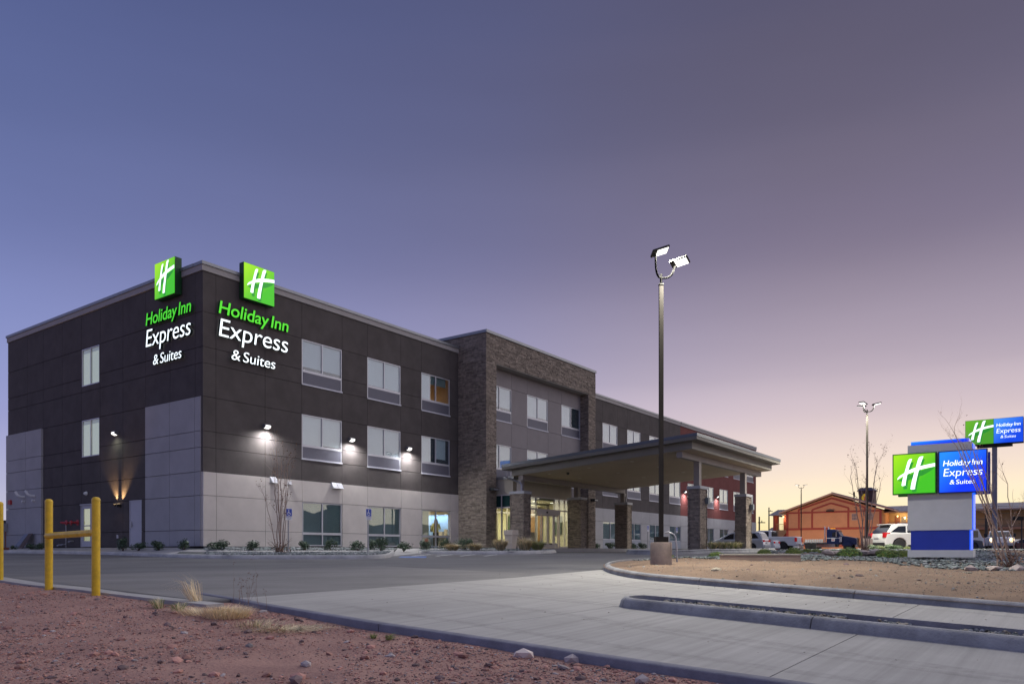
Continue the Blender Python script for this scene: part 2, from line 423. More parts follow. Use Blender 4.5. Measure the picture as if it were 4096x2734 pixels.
# faint tyre scuffs on the concrete, worn and broken up
def scuff_mat():
    m = bpy.data.materials.new('tyre_scuff'); m.use_nodes = True; t = m.node_tree; b = t.nodes['Principled BSDF']
    b.inputs['Base Color'].default_value = (.16, .155, .15, 1); b.inputs['Roughness'].default_value = .9
    ge = t.nodes.new('ShaderNodeNewGeometry'); nz = t.nodes.new('ShaderNodeTexNoise'); nz.inputs['Scale'].default_value = 9.0; nz.inputs['Detail'].default_value = 8
    mr = t.nodes.new('ShaderNodeMapRange'); mr.inputs[1].default_value = .30; mr.inputs[2].default_value = .80; mr.inputs[4].default_value = .17
    t.links.new(ge.outputs['Position'], nz.inputs[0]); t.links.new(nz.outputs[0], mr.inputs[0]); t.links.new(mr.outputs[0], b.inputs['Alpha']); return m
m_scuff = scuff_mat()
for P, w_ in (([(-1.5, 17.0), (1.2, 15.2), (3.6, 12.6), (6.5, 8.8)], .22), ([(-2.6, 15.6), (.1, 13.9), (2.6, 11.2)], .2), ([(-1.2, 13.5), (.6, 11.4), (2.4, 9.0), (5.2, 5.6)], .22), ([(-2.6, 12.2), (-.8, 10.4), (.9, 8.5), (3.2, 6.2)], .2), ([(1.5, 19.4), (3.2, 16.4), (5.4, 13.3), (7.6, 10.2)], .2), ([(.4, 19.0), (2.0, 16.6), (3.9, 14.0)], .18), ([(1.0, 10.6), (2.6, 8.2), (4.4, 6.2)], .16)):
    Q = smooth_path(P, 3); Lf = []; Rt = []
    for i in range(len(Q)):
        a_, b_ = Q[max(i-1, 0)], Q[min(i+1, len(Q)-1)]; d_ = Vector((b_[0]-a_[0], b_[1]-a_[1])).normalized()
        Lf.append((Q[i][0]-d_.y*w_/2, Q[i][1]+d_.x*w_/2)); Rt.append((Q[i][0]+d_.y*w_/2, Q[i][1]-d_.x*w_/2))
    struct(sheet('tyre_mark', Lf+Rt[::-1], .0165, m_scuff))
# flush concrete strip at the edge of the red lot, and the stub of raised edge where the slab begins
struct(sheet('edge_strip', [(-40, 41.6), (-12.51, 18.78), (-10.2, 16.72), (-8.62, 15.65), (-7.29, 14.5), (-4.75, 12.62), (-4.95, 12.4), (-7.35, 14.2), (-8.75, 15.3), (-10.35, 16.4), (-12.7, 18.4), (-40, 41.1)], .02, m_walk, skirt=.25))
kerb('slab_edge_kerb', [(-6.1, 14.62), (-4.79, 13.32), (-4.25, 12.66), (-1.74, 10.1), (-.02, 8.5), (1.2, 7.35), (2.17, 6.5), (4.45, 4.25), (8.95, -.65)], +1, w=.16, h=.05, every=6, mat=M('shaded_slab_concrete', (.20, .20, .24), .85, var=.2, vscale=3, bump=.3, bscale=40),  # concrete darkened and blued: shade of the near face put into its colour
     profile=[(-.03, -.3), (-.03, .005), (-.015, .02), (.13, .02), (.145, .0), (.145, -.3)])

# red gravel lot the photographer stands on
def lot_edge(x):
    P = [(-60, 58), (-40, 41.4), (-12.3, 18.3), (-10, 16.3), (-8.3, 15.0), (-7.16, 14.1), (-5.5, 12.9), (-4.9, 13.2), (-4.25, 12.66), (-1.74, 10.1), (0, 8.5), (1.22, 7.35), (2.19, 6.5), (4.5, 4.25), (9, -.65), (12, -4)]
    for (a, ya), (b, yb) in zip(P, P[1:]):
        if x <= b: return ya+(yb-ya)*(x-a)/(b-a)
    return P[-1][1]
def lot_z(x, y):
    k = max(0., min(1., (x+6.5)/3.5))
    n = mnoise.fractal(Vector((x*.35, y*.35, 3)), 1, 2, 4)*.07+mnoise.fractal(Vector((x*2.2, y*2.2, 7)), 1, 2, 3)*.026
    d = lot_edge(x)-y
    ridge = .10*math.exp(-((d-.55)/.35)**2)*max(0, mnoise.noise(Vector((x*1.1, 4, 2))))*k
    near = min(1., max(0, d/.8))
    return T(y)-(.03+.045*k)+n*(.25+.75*near)+ridge
mb = MB(); vid = {}
def lotgrid(x0, x1, y0, y1, st, skip=None):
    nx, ny = int((x1-x0)/st), int((y1-y0)/st)
    for i in range(nx+1):
        for j in range(ny+1):
            x, y = x0+i*st, y0+j*st
            vid[(i, j)] = len(mb.V); mb.V.append((x, y, lot_z(x, y)))
    for i in range(nx):
        for j in range(ny):
            x, y = x0+(i+.5)*st, y0+(j+.5)*st
            if y-lot_edge(x) > .32: continue
            if skip and skip(x, y): continue
            mb.F.append((vid[(i, j)], vid[(i+1, j)], vid[(i+1, j+1)], vid[(i, j+1)])); mb.MI.append(0)
lotgrid(-15, 4.2, 3.9, 19.5, .12)
rl = struct(mb.build('red_gravel_lot', m_redlot, smooth=True, fix=False))
mb = MB(); vid = {}
lotgrid(-60, 12, -20, 50, .75, lambda x, y: -14.7 < x < 3.9 and 4.2 < y < 19.2)
rl2 = struct(mb.build('red_gravel_lot', m_redlot, smooth=True, fix=False)); rl2.location.z = -.035

# stones: one low-poly rock, several shapes
def stone_mesh(name, seed, mat, flat=.6):
    bm = bmesh.new(); bmesh.ops.create_icosphere(bm, subdivisions=1, radius=.5)
    rnd = random.Random(seed)
    for v in bm.verts:
        v.co *= rnd.uniform(.72, 1.18); v.co.z *= flat; v.co.y *= rnd.uniform(.75, 1.0)
    me = bpy.data.meshes.new(name); bm.to_mesh(me); bm.free(); me.materials.append(mat); return me
def scatter_stones(name, spots, mats, seed, flat=.55):
    """spots: (x,y,z,size); one joined mesh of real little stones"""
    rnd = random.Random(seed); mb = MB()
    bm = bmesh.new(); bmesh.ops.create_icosphere(bm, subdivisions=1, radius=.5)
    bv = [v.co.copy() for v in bm.verts]; bf = [tuple(v.index for v in f.verts) for f in bm.faces]; bm.free()
    oct_v = [Vector(p)*.5 for p in ((1, 0, 0), (-1, 0, 0), (0, 1, 0), (0, -1, 0), (0, 0, 1), (0, 0, -1))]
    oct_f = [(0, 2, 4), (2, 1, 4), (1, 3, 4), (3, 0, 4), (2, 0, 5), (1, 2, 5), (3, 1, 5), (0, 3, 5)]
    for (x, y, z, s) in spots:
        V_, F_ = (bv, bf) if s > .045 else (oct_v, oct_f)
        a = rnd.uniform(0, 6.28); ca, sa = math.cos(a), math.sin(a); ex = rnd.uniform(.7, 1.5); tl = rnd.uniform(-.4, .4)
        vs_ = []
        for v in V_:
            k = rnd.uniform(.75, 1.15)*s; px, py, pz = v.x*k*ex, v.y*k, v.z*k*flat+v.x*k*tl
            vs_.append((x+px*ca-py*sa, y+px*sa+py*ca, z+pz))
        mb.add(vs_, F_, rnd.randrange(len(mats)))
    return stuff(mb.build(name, mats, fix=False))
m_pb1 = M('pebble_red', (.42, .22, .18), .9, island=.4); m_pb2 = M('pebble_grey', (.33, .29, .29), .9, island=.4); m_pb3 = M('pebble_dark', (.16, .11, .11), .9, island=.4)
m_pb4 = M('pebble_pale', (.58, .50, .46), .9, island=.3)
rnd = random.Random(5); spots = []
while len(spots) < 34000:
    y = 5.0+13.5*rnd.random()**1.5; hw = y*.70
    x = rnd.uniform(-hw, min(4, hw))
    d = lot_edge(x)-y
    if d < .12: continue
    cl = mnoise.noise(Vector((x*.6, y*.6, 9)))
    if rnd.random() > .55+cl*.8: continue
    s = min(.12, .007+.009*rnd.paretovariate(2.1))
    if s > .06 and rnd.random() < .6: continue
    spots.append((x, y, lot_z(x, y)+s*.08, s))
g_ = scatter_stones('loose_gravel', spots, [m_pb1, m_pb1, m_pb3, m_pb1, m_pb1, m_pb3, m_pb2, m_pb1], 3)
tag(g_, 'loose red and grey gravel strewn over the red dirt lot', 'gravel')
rocks = [stone_mesh('rock', i, m, .62) for i, m in enumerate((m_pb4, m_pb2, m_pb1, m_pb3, m_pb2, m_pb1))]
rk = [(.12, 8.05, .20, 0, 'pale pointed rock lying in red dirt near the slab edge'), (.62, 7.85, .19, 4, 'smooth light grey rock beside the slab edge in red dirt'), (-2.05, 7.6, .13, 4, 'flat grey rock on the red dirt in the middle foreground'),
      (-2.75, 7.05, .11, 2, 'rounded pink rock on the red dirt left of a dark stone'), (-1.95, 7.0, .14, 5, 'lumpy red rock on the red dirt lot'), (2.05, 6.15, .17, 0, 'pale rock at the bottom edge below the slab'), (1.65, 6.2, .19, 5, 'reddish rock tucked against the slab edge at bottom right'),
      (-4.35, 12.0, .20, 2, 'round pink rock by the dry grass at the slab start'), (-4.0, 11.6, .16, 5, 'red rock behind the golden grass tuft'), (-1.9, 6.75, .15, 3, 'dark charcoal stone on the red dirt'), (1.15, 6.75, .15, 1, 'grey rock on the dirt ridge along the slab'), (2.45, 5.95, .22, 5, 'brown rock at the lower edge right of a pale rock')]
for x, y, s, k, lab in rk:
    o = obj('rock', rocks[k], None, (x, y, lot_z(x, y)+s*.12), random.uniform(0, 6)); o.scale = (s*1.25, s, s); tag(o, lab, 'rock', 'rocks on the red dirt lot')

# ---------------------------------------------------------------- median with kerbs and pebbles
nd = Vector((.651, -.759)); nn = Vector((.759, .651)); N0 = Vector((1.80, 11.92)); wd = .80
Lm = 9.0
near_r = N0+nd*Lm; far_r = near_r+nn*wd
path = [tuple(far_r), tuple(N0+nn*wd+nd*.1)]
for k in range(1, 8):
    a = math.pi*k/8; c = N0+nn*wd/2
    p = c+nn*(wd/2)*math.cos(a)-nd*(wd/2)*math.sin(a); path.append((p.x, p.y))
path += [tuple(N0), tuple(near_r)]
kerb('median_kerb', path, +1, w=.16, h=.165, every=3.1)
inn = [tuple(N0+nn*.12), tuple(near_r+nn*.12), tuple(far_r-nn*.12), tuple(N0+nn*(wd-.12))]
struct(sheet('median_soil', inn, .095, m_brown))
spots = []; rnd = random.Random(8)
for _ in range(1500):
    u = rnd.uniform(.3, 8.6); v = rnd.uniform(.15, wd-.15); p = N0+nd*u+nn*v
    if mnoise.noise(Vector((u*1.3, 2, 1))) < -.15: continue
    spots.append((p.x, p.y, T(p.y)+.11+rnd.uniform(0, .02), rnd.uniform(.03, .07)))
m_rv1 = M('river_rock_green', (.20, .235, .22), .8, island=.4); m_rv2 = M('river_rock_grey', (.27, .28, .28), .8, island=.4); m_rv3 = M('river_rock_tan', (.33, .29, .22), .85, island=.35); m_rv4 = M('river_rock_dark', (.10, .12, .12), .8, island=.4)
m_dbr = M('dark_debris', (.08, .07, .06), .9, island=.5)
deb = []; rnd = random.Random(15)
for _ in range(900):
    y = rnd.uniform(7, 20); x = rnd.uniform(-3, y*.62); d_ = min(1, .15+2.2*math.exp(-abs(x-(2.2+(20-y)*.62))*.9))
    if y < 9.9-x*.95 or rnd.random() > d_*.6 or x > 2.2+(20.5-y)*.60: continue
    deb.append((x, y, T(y)+.014, rnd.uniform(.008, .03)))
tag(scatter_stones('drive_debris', deb, [m_dbr, m_rv3, m_pb3], 16), 'small stones and grit scattered over the concrete drive', 'grit')
tag(scatter_stones('median_pebbles', spots, [m_rv3, m_rv2, m_rv4, m_rv3], 4), 'tan and grey pebbles filling the narrow median', 'pebbles')

# ---------------------------------------------------------------- tan island with lamp and monument sign
isl = [(14.5, 2.6), (12.0, 5.4), (7.52, 11.25), (6.82, 12.3), (6.19, 13.2), (5.0, 14.98), (4.60, 15.55), (3.64, 16.95), (3.05, 17.9), (2.70, 19.1), (2.54, 20.5), (2.58, 21.75), (2.74, 22.8), (3.25, 24.3), (3.95, 25.3), (4.97, 26.0), (5.9, 26.4), (7.39, 26.6), (9.3, 26.5), (11.5, 26.2), (13.5, 27.0), (17, 30.5), (24, 37)]
isl_s = smooth_path(isl, 2)
kerb('island_kerb', isl_s, -1, w=.18, h=.16, every=3.3)
ipoly = [(p[0], p[1]) for p in isl_s]+[(40, 40), (40, -8), (22, -5)]
struct(sheet('island_fill', ipoly, .11, m_tan))
def pip(x, y, poly):
    c = False; n = len(poly); j = n-1
    for i in range(n):
        if (poly[i][1] > y) != (poly[j][1] > y) and x < (poly[j][0]-poly[i][0])*(y-poly[i][1])/(poly[j][1]-poly[i][1])+poly[i][0]: c = not c
        j = i
    return c
def edge_dist(x, y, path):
    b = 1e9
    for p, q in zip(path, path[1:]):
        vx, vy = q[0]-p[0], q[1]-p[1]; l2 = vx*vx+vy*vy
        t = max(0, min(1, ((x-p[0])*vx+(y-p[1])*vy)/l2)) if l2 > 0 else 0
        b = min(b, math.hypot(x-p[0]-vx*t, y-p[1]-vy*t))
    return b
isl_c = isl
def isl_z(x, y):
    d = edge_dist(x, y, isl_c)
    k = min(1, max(0, (d-.12)/1.6)); k = k*k*(3-2*k)
    n = mnoise.fractal(Vector((x*.5, y*.5, 13)), 1, 2, 4)*.05+mnoise.fractal(Vector((x*2.5, y*2.5, 17)), 1, 2, 3)*.02
    dent = max(0, mnoise.noise(Vector((x*1.3, y*1.6, 31)))-.35)*.12
    return T(y)+.10+.12*k+(n-dent)*min(1, d/.5)
mb = MB(); vid = {}; st = .18
for i in range(int((21-2)/st)):
    for j in range(int((38-3)/st)):
        x, y = 2+i*st, 3+j*st
        if not pip(x, y, ipoly) or edge_dist(x, y, isl_c) < .13: continue
        vid[(i, j)] = len(mb.V); mb.V.append((x, y, isl_z(x, y)))
for (i, j) in list(vid):
    q = [(i, j), (i+1, j), (i+1, j+1), (i, j+1)]
    if all(k in vid for k in q): mb.F.append(tuple(vid[k] for k in q)); mb.MI.append(0)
struct(mb.build('granite_mound', m_tan, smooth=True, fix=False))
rockpoly = [(3.9, 24.7), (4.7, 25.5), (5.7, 26.0), (7.4, 26.3), (9.3, 26.2), (11.5, 25.9), (13.6, 26.7), (17, 30.1), (20, 32), (20, 14), (14.2, 15.2), (11.8, 17.4), (11.0, 18.6), (10.5, 20.2), (10.4, 22.3), (9.2, 23.0), (6, 23.4), (4.6, 24.2)]
spots = []; rnd = random.Random(21)
while len(spots) < 9000:
    x = rnd.uniform(3.8, 18); y = rnd.uniform(15, 32)
    if not pip(x, y, rockpoly): continue
    s = rnd.uniform(.045, .13) if y < 25 else rnd.uniform(.06, .15)
    spots.append((x, y, isl_z(x, y)+s*.12+rnd.uniform(0, .02), s))
for _ in range(9000):
    y = 9+15*rnd.random()**1.3; x = rnd.uniform(2.8, y*.68)
    if pip(x, y, ipoly) and edge_dist(x, y, isl_c) > .2 and not pip(x, y, rockpoly): spots.append((x, y, isl_z(x, y)+.003, .010+.008*rnd.paretovariate(2.5)))
isr = [q for q in spots if pip(q[0], q[1], rockpoly)]; grit = [q for q in spots if not pip(q[0], q[1], rockpoly)]
tag(scatter_stones('island_grit', grit, [m_pb3, MATS['river_rock_tan'], m_rv2, m_rv3], 61), 'fine grit and pebbles over the tan gravel island', 'grit')
tag(scatter_stones('island_river_rock', isr, [m_rv1, m_rv2, m_rv1, m_rv4], 6), 'grey green river rock spread around the monument sign', 'river rock')
# pale boulders edging the island by the bare tree
bl = stone_mesh('edging_boulder', 44, M('pale_boulder', (.50, .42, .38), .9, var=.2, vscale=6, bump=.6, bscale=20), .7)
bl2 = stone_mesh('edging_boulder', 45, MATS['pale_boulder'], .6)
for i, (x, y, s) in enumerate([(11.05, 18.45, .34), (11.45, 18.2, .42), (11.85, 17.95, .40), (12.25, 17.65, .42), (12.6, 17.2, .45), (13.1, 16.8, .42)]):
    o = obj('edging_boulder', (bl, bl2)[i % 2], None, (x, y, isl_z(x, y)+.04), i*1.7); o.scale = (s*1.25, s, s*.75)
    tag(o, f'pale edging boulder below the bare tree by the monument sign, {ORD[i]} from left', 'boulder', 'boulders edging the sign island')

# far planting bed behind the island, with the second lamp
bed2 = [(9.4, 29.2), (11.2, 34.5), (13.6, 39), (19, 46), (30, 56), (44, 60), (44, 38), (24, 38.6), (17, 32.4), (13.4, 29.2), (11.4, 28.4)]
kerb('planting_kerb', smooth_path([(11.4, 28.45), (9.6, 29.3), (11.2, 34.5), (13.6, 39), (19, 46), (30, 56), (44, 60)], 1), -1, w=.18, h=.15, every=3.5)
struct(sheet('planting_bed', bed2, .12, m_brown))
spots = []; rnd = random.Random(22)
while len(spots) < 2600:
    x = rnd.uniform(9.5, 30); y = rnd.uniform(28, 50)
    if not pip(x, y, bed2) or mnoise.noise(Vector((x*.3, y*.3, 3))) < -.1: continue
    spots.append((x, y, T(y)+.14, rnd.uniform(.08, .18)))
tag(scatter_stones('bed_river_rock', spots, [m_rv1, m_rv2, m_rv4], 9), 'grey river rock in the far planting bed by the second lamp', 'river rock')

# ---------------------------------------------------------------- hotel beds, kerbs and walk
KW = [((-24.0, 36.55), HW(0.05, 19)), ((-18.2, 34.15), HW(0.05, 9.5)), ((-14.75, 31.45), HW(0.05, 4.4)), ((-13.1, 29.85), HW(.05, 1.2)), ((-10.55, 28.46), HW(.6, .05)), ((-7.96, 28.36), HW(4, .05)), ((-5.35, 28.46), HW(8.5, .05)), ((-4.95, 31.0), HW(11.5, .05))]
KW2 = [((-4.4, 35.9), HW(13.2, .05)), ((-4.0, 34.95), HW(14.2, .05)), ((-2.3, 34.47), HW(15.4, .05)), ((0, 34.47), HW(16.4, -2.1)), ((1.55, 35.8), HW(17.6, -2.5)), ((2.2, 39.2), HW(20, -3.2))]
def ruled(name, KW_, f0, f1, mat, lift=0., n=6, zk=None):
    mb = MB(); rows = []
    dense = []
    for (a, b), (c, d) in zip(KW_, KW_[1:]):
        for k in range(n): t = k/n; dense.append((((a[0]*(1-t)+c[0]*t), (a[1]*(1-t)+c[1]*t)), ((b[0]*(1-t)+d[0]*t), (b[1]*(1-t)+d[1]*t))))
    dense.append(KW_[-1])
    m = 5
    for i, (a, b) in enumerate(dense):
        zz_ = .13
        if zk: q = i/n; k0 = min(int(q), len(zk)-2); zz_ = zk[k0]+(zk[k0+1]-zk[k0])*(q-k0)
        for j in range(m):
            f = f0+(f1-f0)*j/(m-1)
            mb.V.append((a[0]+(b[0]-a[0])*f, a[1]+(b[1]-a[1])*f, (T(a[1])+zz_)*(1-f)+.17*f+lift))
    for i in range(len(dense)-1):
        for j in range(m-1): mb.F.append((i*m+j, (i+1)*m+j, (i+1)*m+j+1, i*m+j+1)); mb.MI.append(0)
    o = mb.build(name, mat, fix=False)
    bm = bmesh.new(); bm.from_mesh(o.data)
    for f in bm.faces:
        f.normal_update()
        if f.normal.z < 0: f.normal_flip()
    bm.to_mesh(o.data); bm.free()
    return struct(o)
def ruled_pt(KW_, u, f):
    i = min(int(u), len(KW_)-2); t = u-i
    (a, b), (c, d) = KW_[i], KW_[i+1]
    p = (a[0]*(1-t)+c[0]*t, a[1]*(1-t)+c[1]*t); q = (b[0]*(1-t)+d[0]*t, b[1]*(1-t)+d[1]*t)
    return (p[0]+(q[0]-p[0])*f, p[1]+(q[1]-p[1])*f, (T(p[1])+.13)*(1-f)+.17*f)
ruled('rock_bed', KW, 0, 1, m_bed); ruled('rock_bed', KW2, 0, 1, m_bed)
ruled('walkway', KW[:4], .0, .95, m_walk, .012); ruled('walkway', KW[3:5], .30, .62, m_walk, .012); ruled('walkway', KW[4:], .36, .55, m_walk, .012)
ruled('walkway', [KW[-1], ((-4.85, 32.2), HW(12.0, .05)), ((-4.5, 34.8), HW(12.8, .05)), KW2[0]], 0, 1, m_walk, .0, zk=[.008, .008, .008, .008]); ruled('walkway', KW2[:4], .32, .58, m_walk, .012)
kerb('front_kerb', smooth_path([(-40, 44), (-24.0, 36.4), (-18.3, 34.0), (-14.82, 31.3), (-13.2, 29.7), (-10.6, 28.3), (-7.96, 28.2), (-5.17, 28.3), (-4.72, 29.3), (-4.86, 31.0), (-5.25, 34.5)], 1), +1, every=3.0, mat=M('lit_kerb_concrete', (.50, .49, .47), .8, var=.15, vscale=2.2, bump=.4, bscale=35, dirt=.5, dscale=1.6))  # kerb concrete made paler: lamp light put into its colour
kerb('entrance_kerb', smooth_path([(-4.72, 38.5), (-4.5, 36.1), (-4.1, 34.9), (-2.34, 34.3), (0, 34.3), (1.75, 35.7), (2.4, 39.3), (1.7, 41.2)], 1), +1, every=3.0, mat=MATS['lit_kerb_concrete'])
spots = []; rnd = random.Random(31)
for _ in range(5600):
    u = rnd.uniform(3.6, 6.9); f = rnd.choice((rnd.uniform(.03, .34), rnd.uniform(.57, .98)))
    x, y, z = ruled_pt(KW, u, f); s = rnd.uniform(.06, .13); spots.append((x, y, z+s*.1, s))
for _ in range(1800):
    u = rnd.uniform(.3, 4.9); f = rnd.choice((rnd.uniform(.03, .3), rnd.uniform(.6, .98)))
    x, y, z = ruled_pt(KW2, u, f); s = rnd.uniform(.06, .13); spots.append((x, y, z+s*.1, s))
tag(scatter_stones('bed_rock', spots, [m_rv1, m_rv4, m_rv2], 12), 'grey green river rock in the beds along the hotel front', 'river rock')

def hpoly(pts): return [HW(*p) for p in pts]
def hpatch(name, x0, x1, y0, y1, z, mat, th=.4):
    mb = MB(); mb.box(x0, x1, y0, y1, z-th, z); o = mb.build(name, mat, None, (CX0, CY0, 0), HROT); return struct(o)
hpatch('entrance_paving', 16.9, 30.5, -5.6, 0, .175, m_walk)
hpatch('side_paving', 30.5, 70, -2.2, 0, .15, m_walk)
hpatch('side_rock_bed', 30.6, 69.6, -1.3, -.02, .17, m_bed, .1)
isl2 = smooth_path(hpoly([(29.4, -12.7), (29.6, -13.8), (29.2, -15.0), (20, -15.3), (13.4, -15.3), (12.7, -14.6), (12.9, -12.7), (14, -12.5), (29.4, -12.7)]), 2)
kerb('canopy_island_kerb', isl2, -1, zf=lambda x, y: T(y)+.05, every=3.2, h=.15)
patch('canopy_island_bed', [(p[0], p[1], T(p[1])+.16) for p in isl2[:-1]], m_bed)['kind'] = 'structure'
# accessible aisle: blue and white paint on the asphalt by the front walk
m_blue = M('blue_road_paint', (.06, .14, .42), .7, var=.3, vscale=4); m_wp = M('white_road_paint', (.7, .7, .7), .7, var=.15, vscale=5)
struct(sheet('blue_marking', [(-4.4, 29.6), (-3.3, 29.4), (-3.5, 31.4), (-4.55, 31.4)], .004, m_blue))
for k in range(4):
    struct(sheet('white_marking', [(-4.2+k*1.0, 31.7), (-4.08+k*1.0, 31.7), (-3.6+k*1.0, 34.0), (-3.72+k*1.0, 34.0)], .004, m_wp))
struct(sheet('white_marking', [(-3.1, 33.4), (3.2, 33.5), (3.2, 33.62), (-3.1, 33.52)], .004, m_wp))

# ---------------------------------------------------------------- hills on the horizon, all round
m_hill = M('far_hills', (.16, .14, .15), 1., var=.2, vscale=.004)
def hills(name, a0, a1, rad, h0, seed, base=1.0, n=90):
    mb = MB(); k = 6
    for i in range(n+1):
        a = R(a0+(a1-a0)*i/n); edge = min(1, min(i, n-i)/8)
        hh = h0*edge*(.45+.55*abs(mnoise.fractal(Vector((i*.06, seed, 0)), 1, 2, 5))*1.6)
        for j in range(k):
            f = j/(k-1); rr = rad+(f-.5)*rad*.35
            z = base-3+(hh+3)*math.sin(math.pi*f)**1.3*(1+.12*mnoise.noise(Vector((i*.5, j*1.7, seed))))
            mb.V.append((rr*math.sin(a), rr*math.cos(a), z))
    for i in range(n):
        for j in range(k-1): mb.F.append((i*k+j, (i+1)*k+j, (i+1)*k+j+1, i*k+j+1)); mb.MI.append(0)
    return struct(mb.build(name, m_hill, smooth=True))
hills('hills', 5, 27, 2600, 125, 2.0)
hills('hills', 50, 128, 3000, 210, 5.0)
hills('hills', 140, 330, 4200, 160, 9.0, n=160)
# ================================================================== hotel
HL = (CX0, CY0, BZ)
hotel = thing('hotel', 'three storey dark and beige hotel with a stone entrance tower and red end wing', 'hotel', HL, HROT)
idf = lambda a, b, z: (a, b, z)
lef = lambda a, b, z: (b, a, z)            # left end wall: a runs back from the corner, b goes in
XL = [0, .61, 3.05, 5.08, 7.54, 9.23, 11.66, 13.29, 15.72, 16.47]
ZL = [0, .685, 2.12, 3.11, 4.12, 4.80, 6.23, 7.62, 8.29, 9.74, 11.42]
PXR = [29.03, 31.4, 33.83, 36.27, 37.93, 40.37, 42.02, 44.46, 46.13, 48.57, 50.27, 52.71, 54.40, 56.84, 58.50, 60.94, 62.60, 65.04, 66.65, 69.09, 70.0]
WR = {2, 4, 6, 8, 10, 12, 14, 16, 18}

# solid cores behind the cladding, with hollows left for the rooms one sees into
wall_front = MB().box(.12, 13.2, .12, 18.9, -.4, 11.5).box(13.2, 16.5, .12, 18.9, 3.12, 7.5).box(13.2, 16.5, .12, 18.9, 9.85, 11.5) \
    .box(13.2, 16.5, 2.6, 18.9, 7.5, 9.85).box(13.2, 16.5, 5.0, 18.9, -.4, 3.12).box(13.2, 13.32, .12, 2.6, 7.5, 9.85).box(15.9, 16.5, .12, 2.6, 7.5, 9.85) \
    .build('front_wall', m_core, hotel)
wall_left = MB().box(.115, .3, .12, 18.92, -.4, 11.45).build('end_wall', m_core, hotel)
wall_right = MB().box(29.0, 69.9, .12, 18.9, -.4, 11.5).build('wing_wall', m_core, hotel)
tower = MB().box(16.52, 17.40, -2.02, .2, -.3, 12.32).box(28.14, 29.0, -2.02, .2, -.3, 12.32).box(17.4, 28.14, -2.02, -1.25, 10.76, 12.32) \
    .box(16.52, 29.0, .2, 4.5, 11.3, 12.32).box(17.4, 28.14, -1.28, 6, 3.96, 11.3).box(24.2, 28.14, -1.28, 6, -.3, 3.96).box(16.5, 28.14, 6, 18.9, -.3, 11.4).build('entrance_tower', m_core, hotel)

def panels(parent, tf, xs, zs, matf, skip, b0=0., th=.12, gap=.008):
    for i in range(len(xs)-1):
        for j in range(len(zs)-1):
            if (i, j) in skip: continue
            if xs[i+1]-xs[i] < .04: continue
            MB(tf).box(xs[i]+gap, xs[i+1]-gap, b0, b0+th, zs[j]+gap, zs[j+1]-gap).build('panel', matf(i, j), parent)
W1 = {3, 5, 7}
sk = set()
for i in W1:
    for j in (0, 1, 4, 5, 7, 8): sk.add((i, j))
# beige base stands 20 mm proud of the dark upper wall, which is why its top edge catches light
panels(wall_front, idf, XL, ZL[3:], lambda i, j: m_dark, {(i, j-3) for i, j in sk if j >= 3})
panels(wall_front, idf, XL, ZL[:4], lambda i, j: m_beige, {(i, j) for i, j in sk if j < 3}, b0=-.03, th=.15)
SL = [0, .55, 2.46, 4.45, 6.44, 8.57, 10.44, 12.48, 14.62, 16.5, 18.98]
skl = {(5, 8-3+3)}
ZE = [0, .685, 2.12, 3.11, 4.12, 4.80, 6.24, 7.62, 8.29, 9.74, 11.42]
skL = {(5, 7), (5, 8), (5, 4), (5, 5), (5, 0), (5, 1), (3, 0), (3, 1)}
# columns 0-2 and 8-9: light grey up to z 6.24 standing proud, the rest dark
for i in range(10):
    grey = i in (0, 1, 2, 8, 9)
    for j in range(10):
        if (i, j) in skL: continue
        light = grey and ZE[j+1] <= 6.25
        b0 = -.10 if (light and i >= 8) else (-.03 if light else 0.)
        a0 = SL[i]+.011; a1 = SL[i+1]-.011
        if i == 0: a0 = .12 if not light else .13
        MB(lef).box(a0, a1, b0, .115, ZE[j]+.011, ZE[j+1]-.011).build('panel', m_grey if light else m_dark, wall_left)
# wall pieces round the two end doors
for (a0, a1, z0, z1) in [(4.461, 4.80, 0, .674), (4.461, 4.80, .696, 2.11), (5.86, 6.43, 0, .674), (5.86, 6.43, .696, 2.11), (8.581, 9.38, 0, .674), (8.581, 9.38, .696, 2.11), (4.81, 5.85, 2.115, 2.12), (10.47, 10.43, 0, .1)]:
    if a1 > a0: MB(lef).box(a0, a1, 0, .115, z0+.01, z1).build('panel', m_dark, wall_left)
for (a0, a1, z0, z1) in [(8.58, 8.66, 7.63, 9.73), (8.58, 8.66, 4.13, 6.23), (8.66, 10.43, 7.63, 7.90), (8.66, 10.43, 4.13, 4.42)]:
    MB(lef).box(a0, a1, 0, .115, z0, z1).build('panel', m_dark, wall_left)
# right wing
skr = set()
for i in WR:
    for j in (0, 1, 4, 5, 7, 8): skr.add((i, j))
panels(wall_right, idf, PXR, ZL[3:], lambda i, j: m_red if PXR[i] > 48.5 else m_dark, {(i, j-3) for i, j in skr if j >= 3})
panels(wall_right, idf, PXR, ZL[:4], lambda i, j: m_grey, {(i, j) for i, j in skr if j < 3}, b0=-.03, th=.15)
for i in WR:
    MB().box(PXR[i]+.01, PXR[i+1]-.01, -.03, .12, .01, .70).build('panel', M('pale_blue_panel', (.36, .38, .43), .8), wall_right)
MB().box(69.9, 70.0, 0, 18.9, 0, 11.42).build('end_panel', m_red, wall_right)
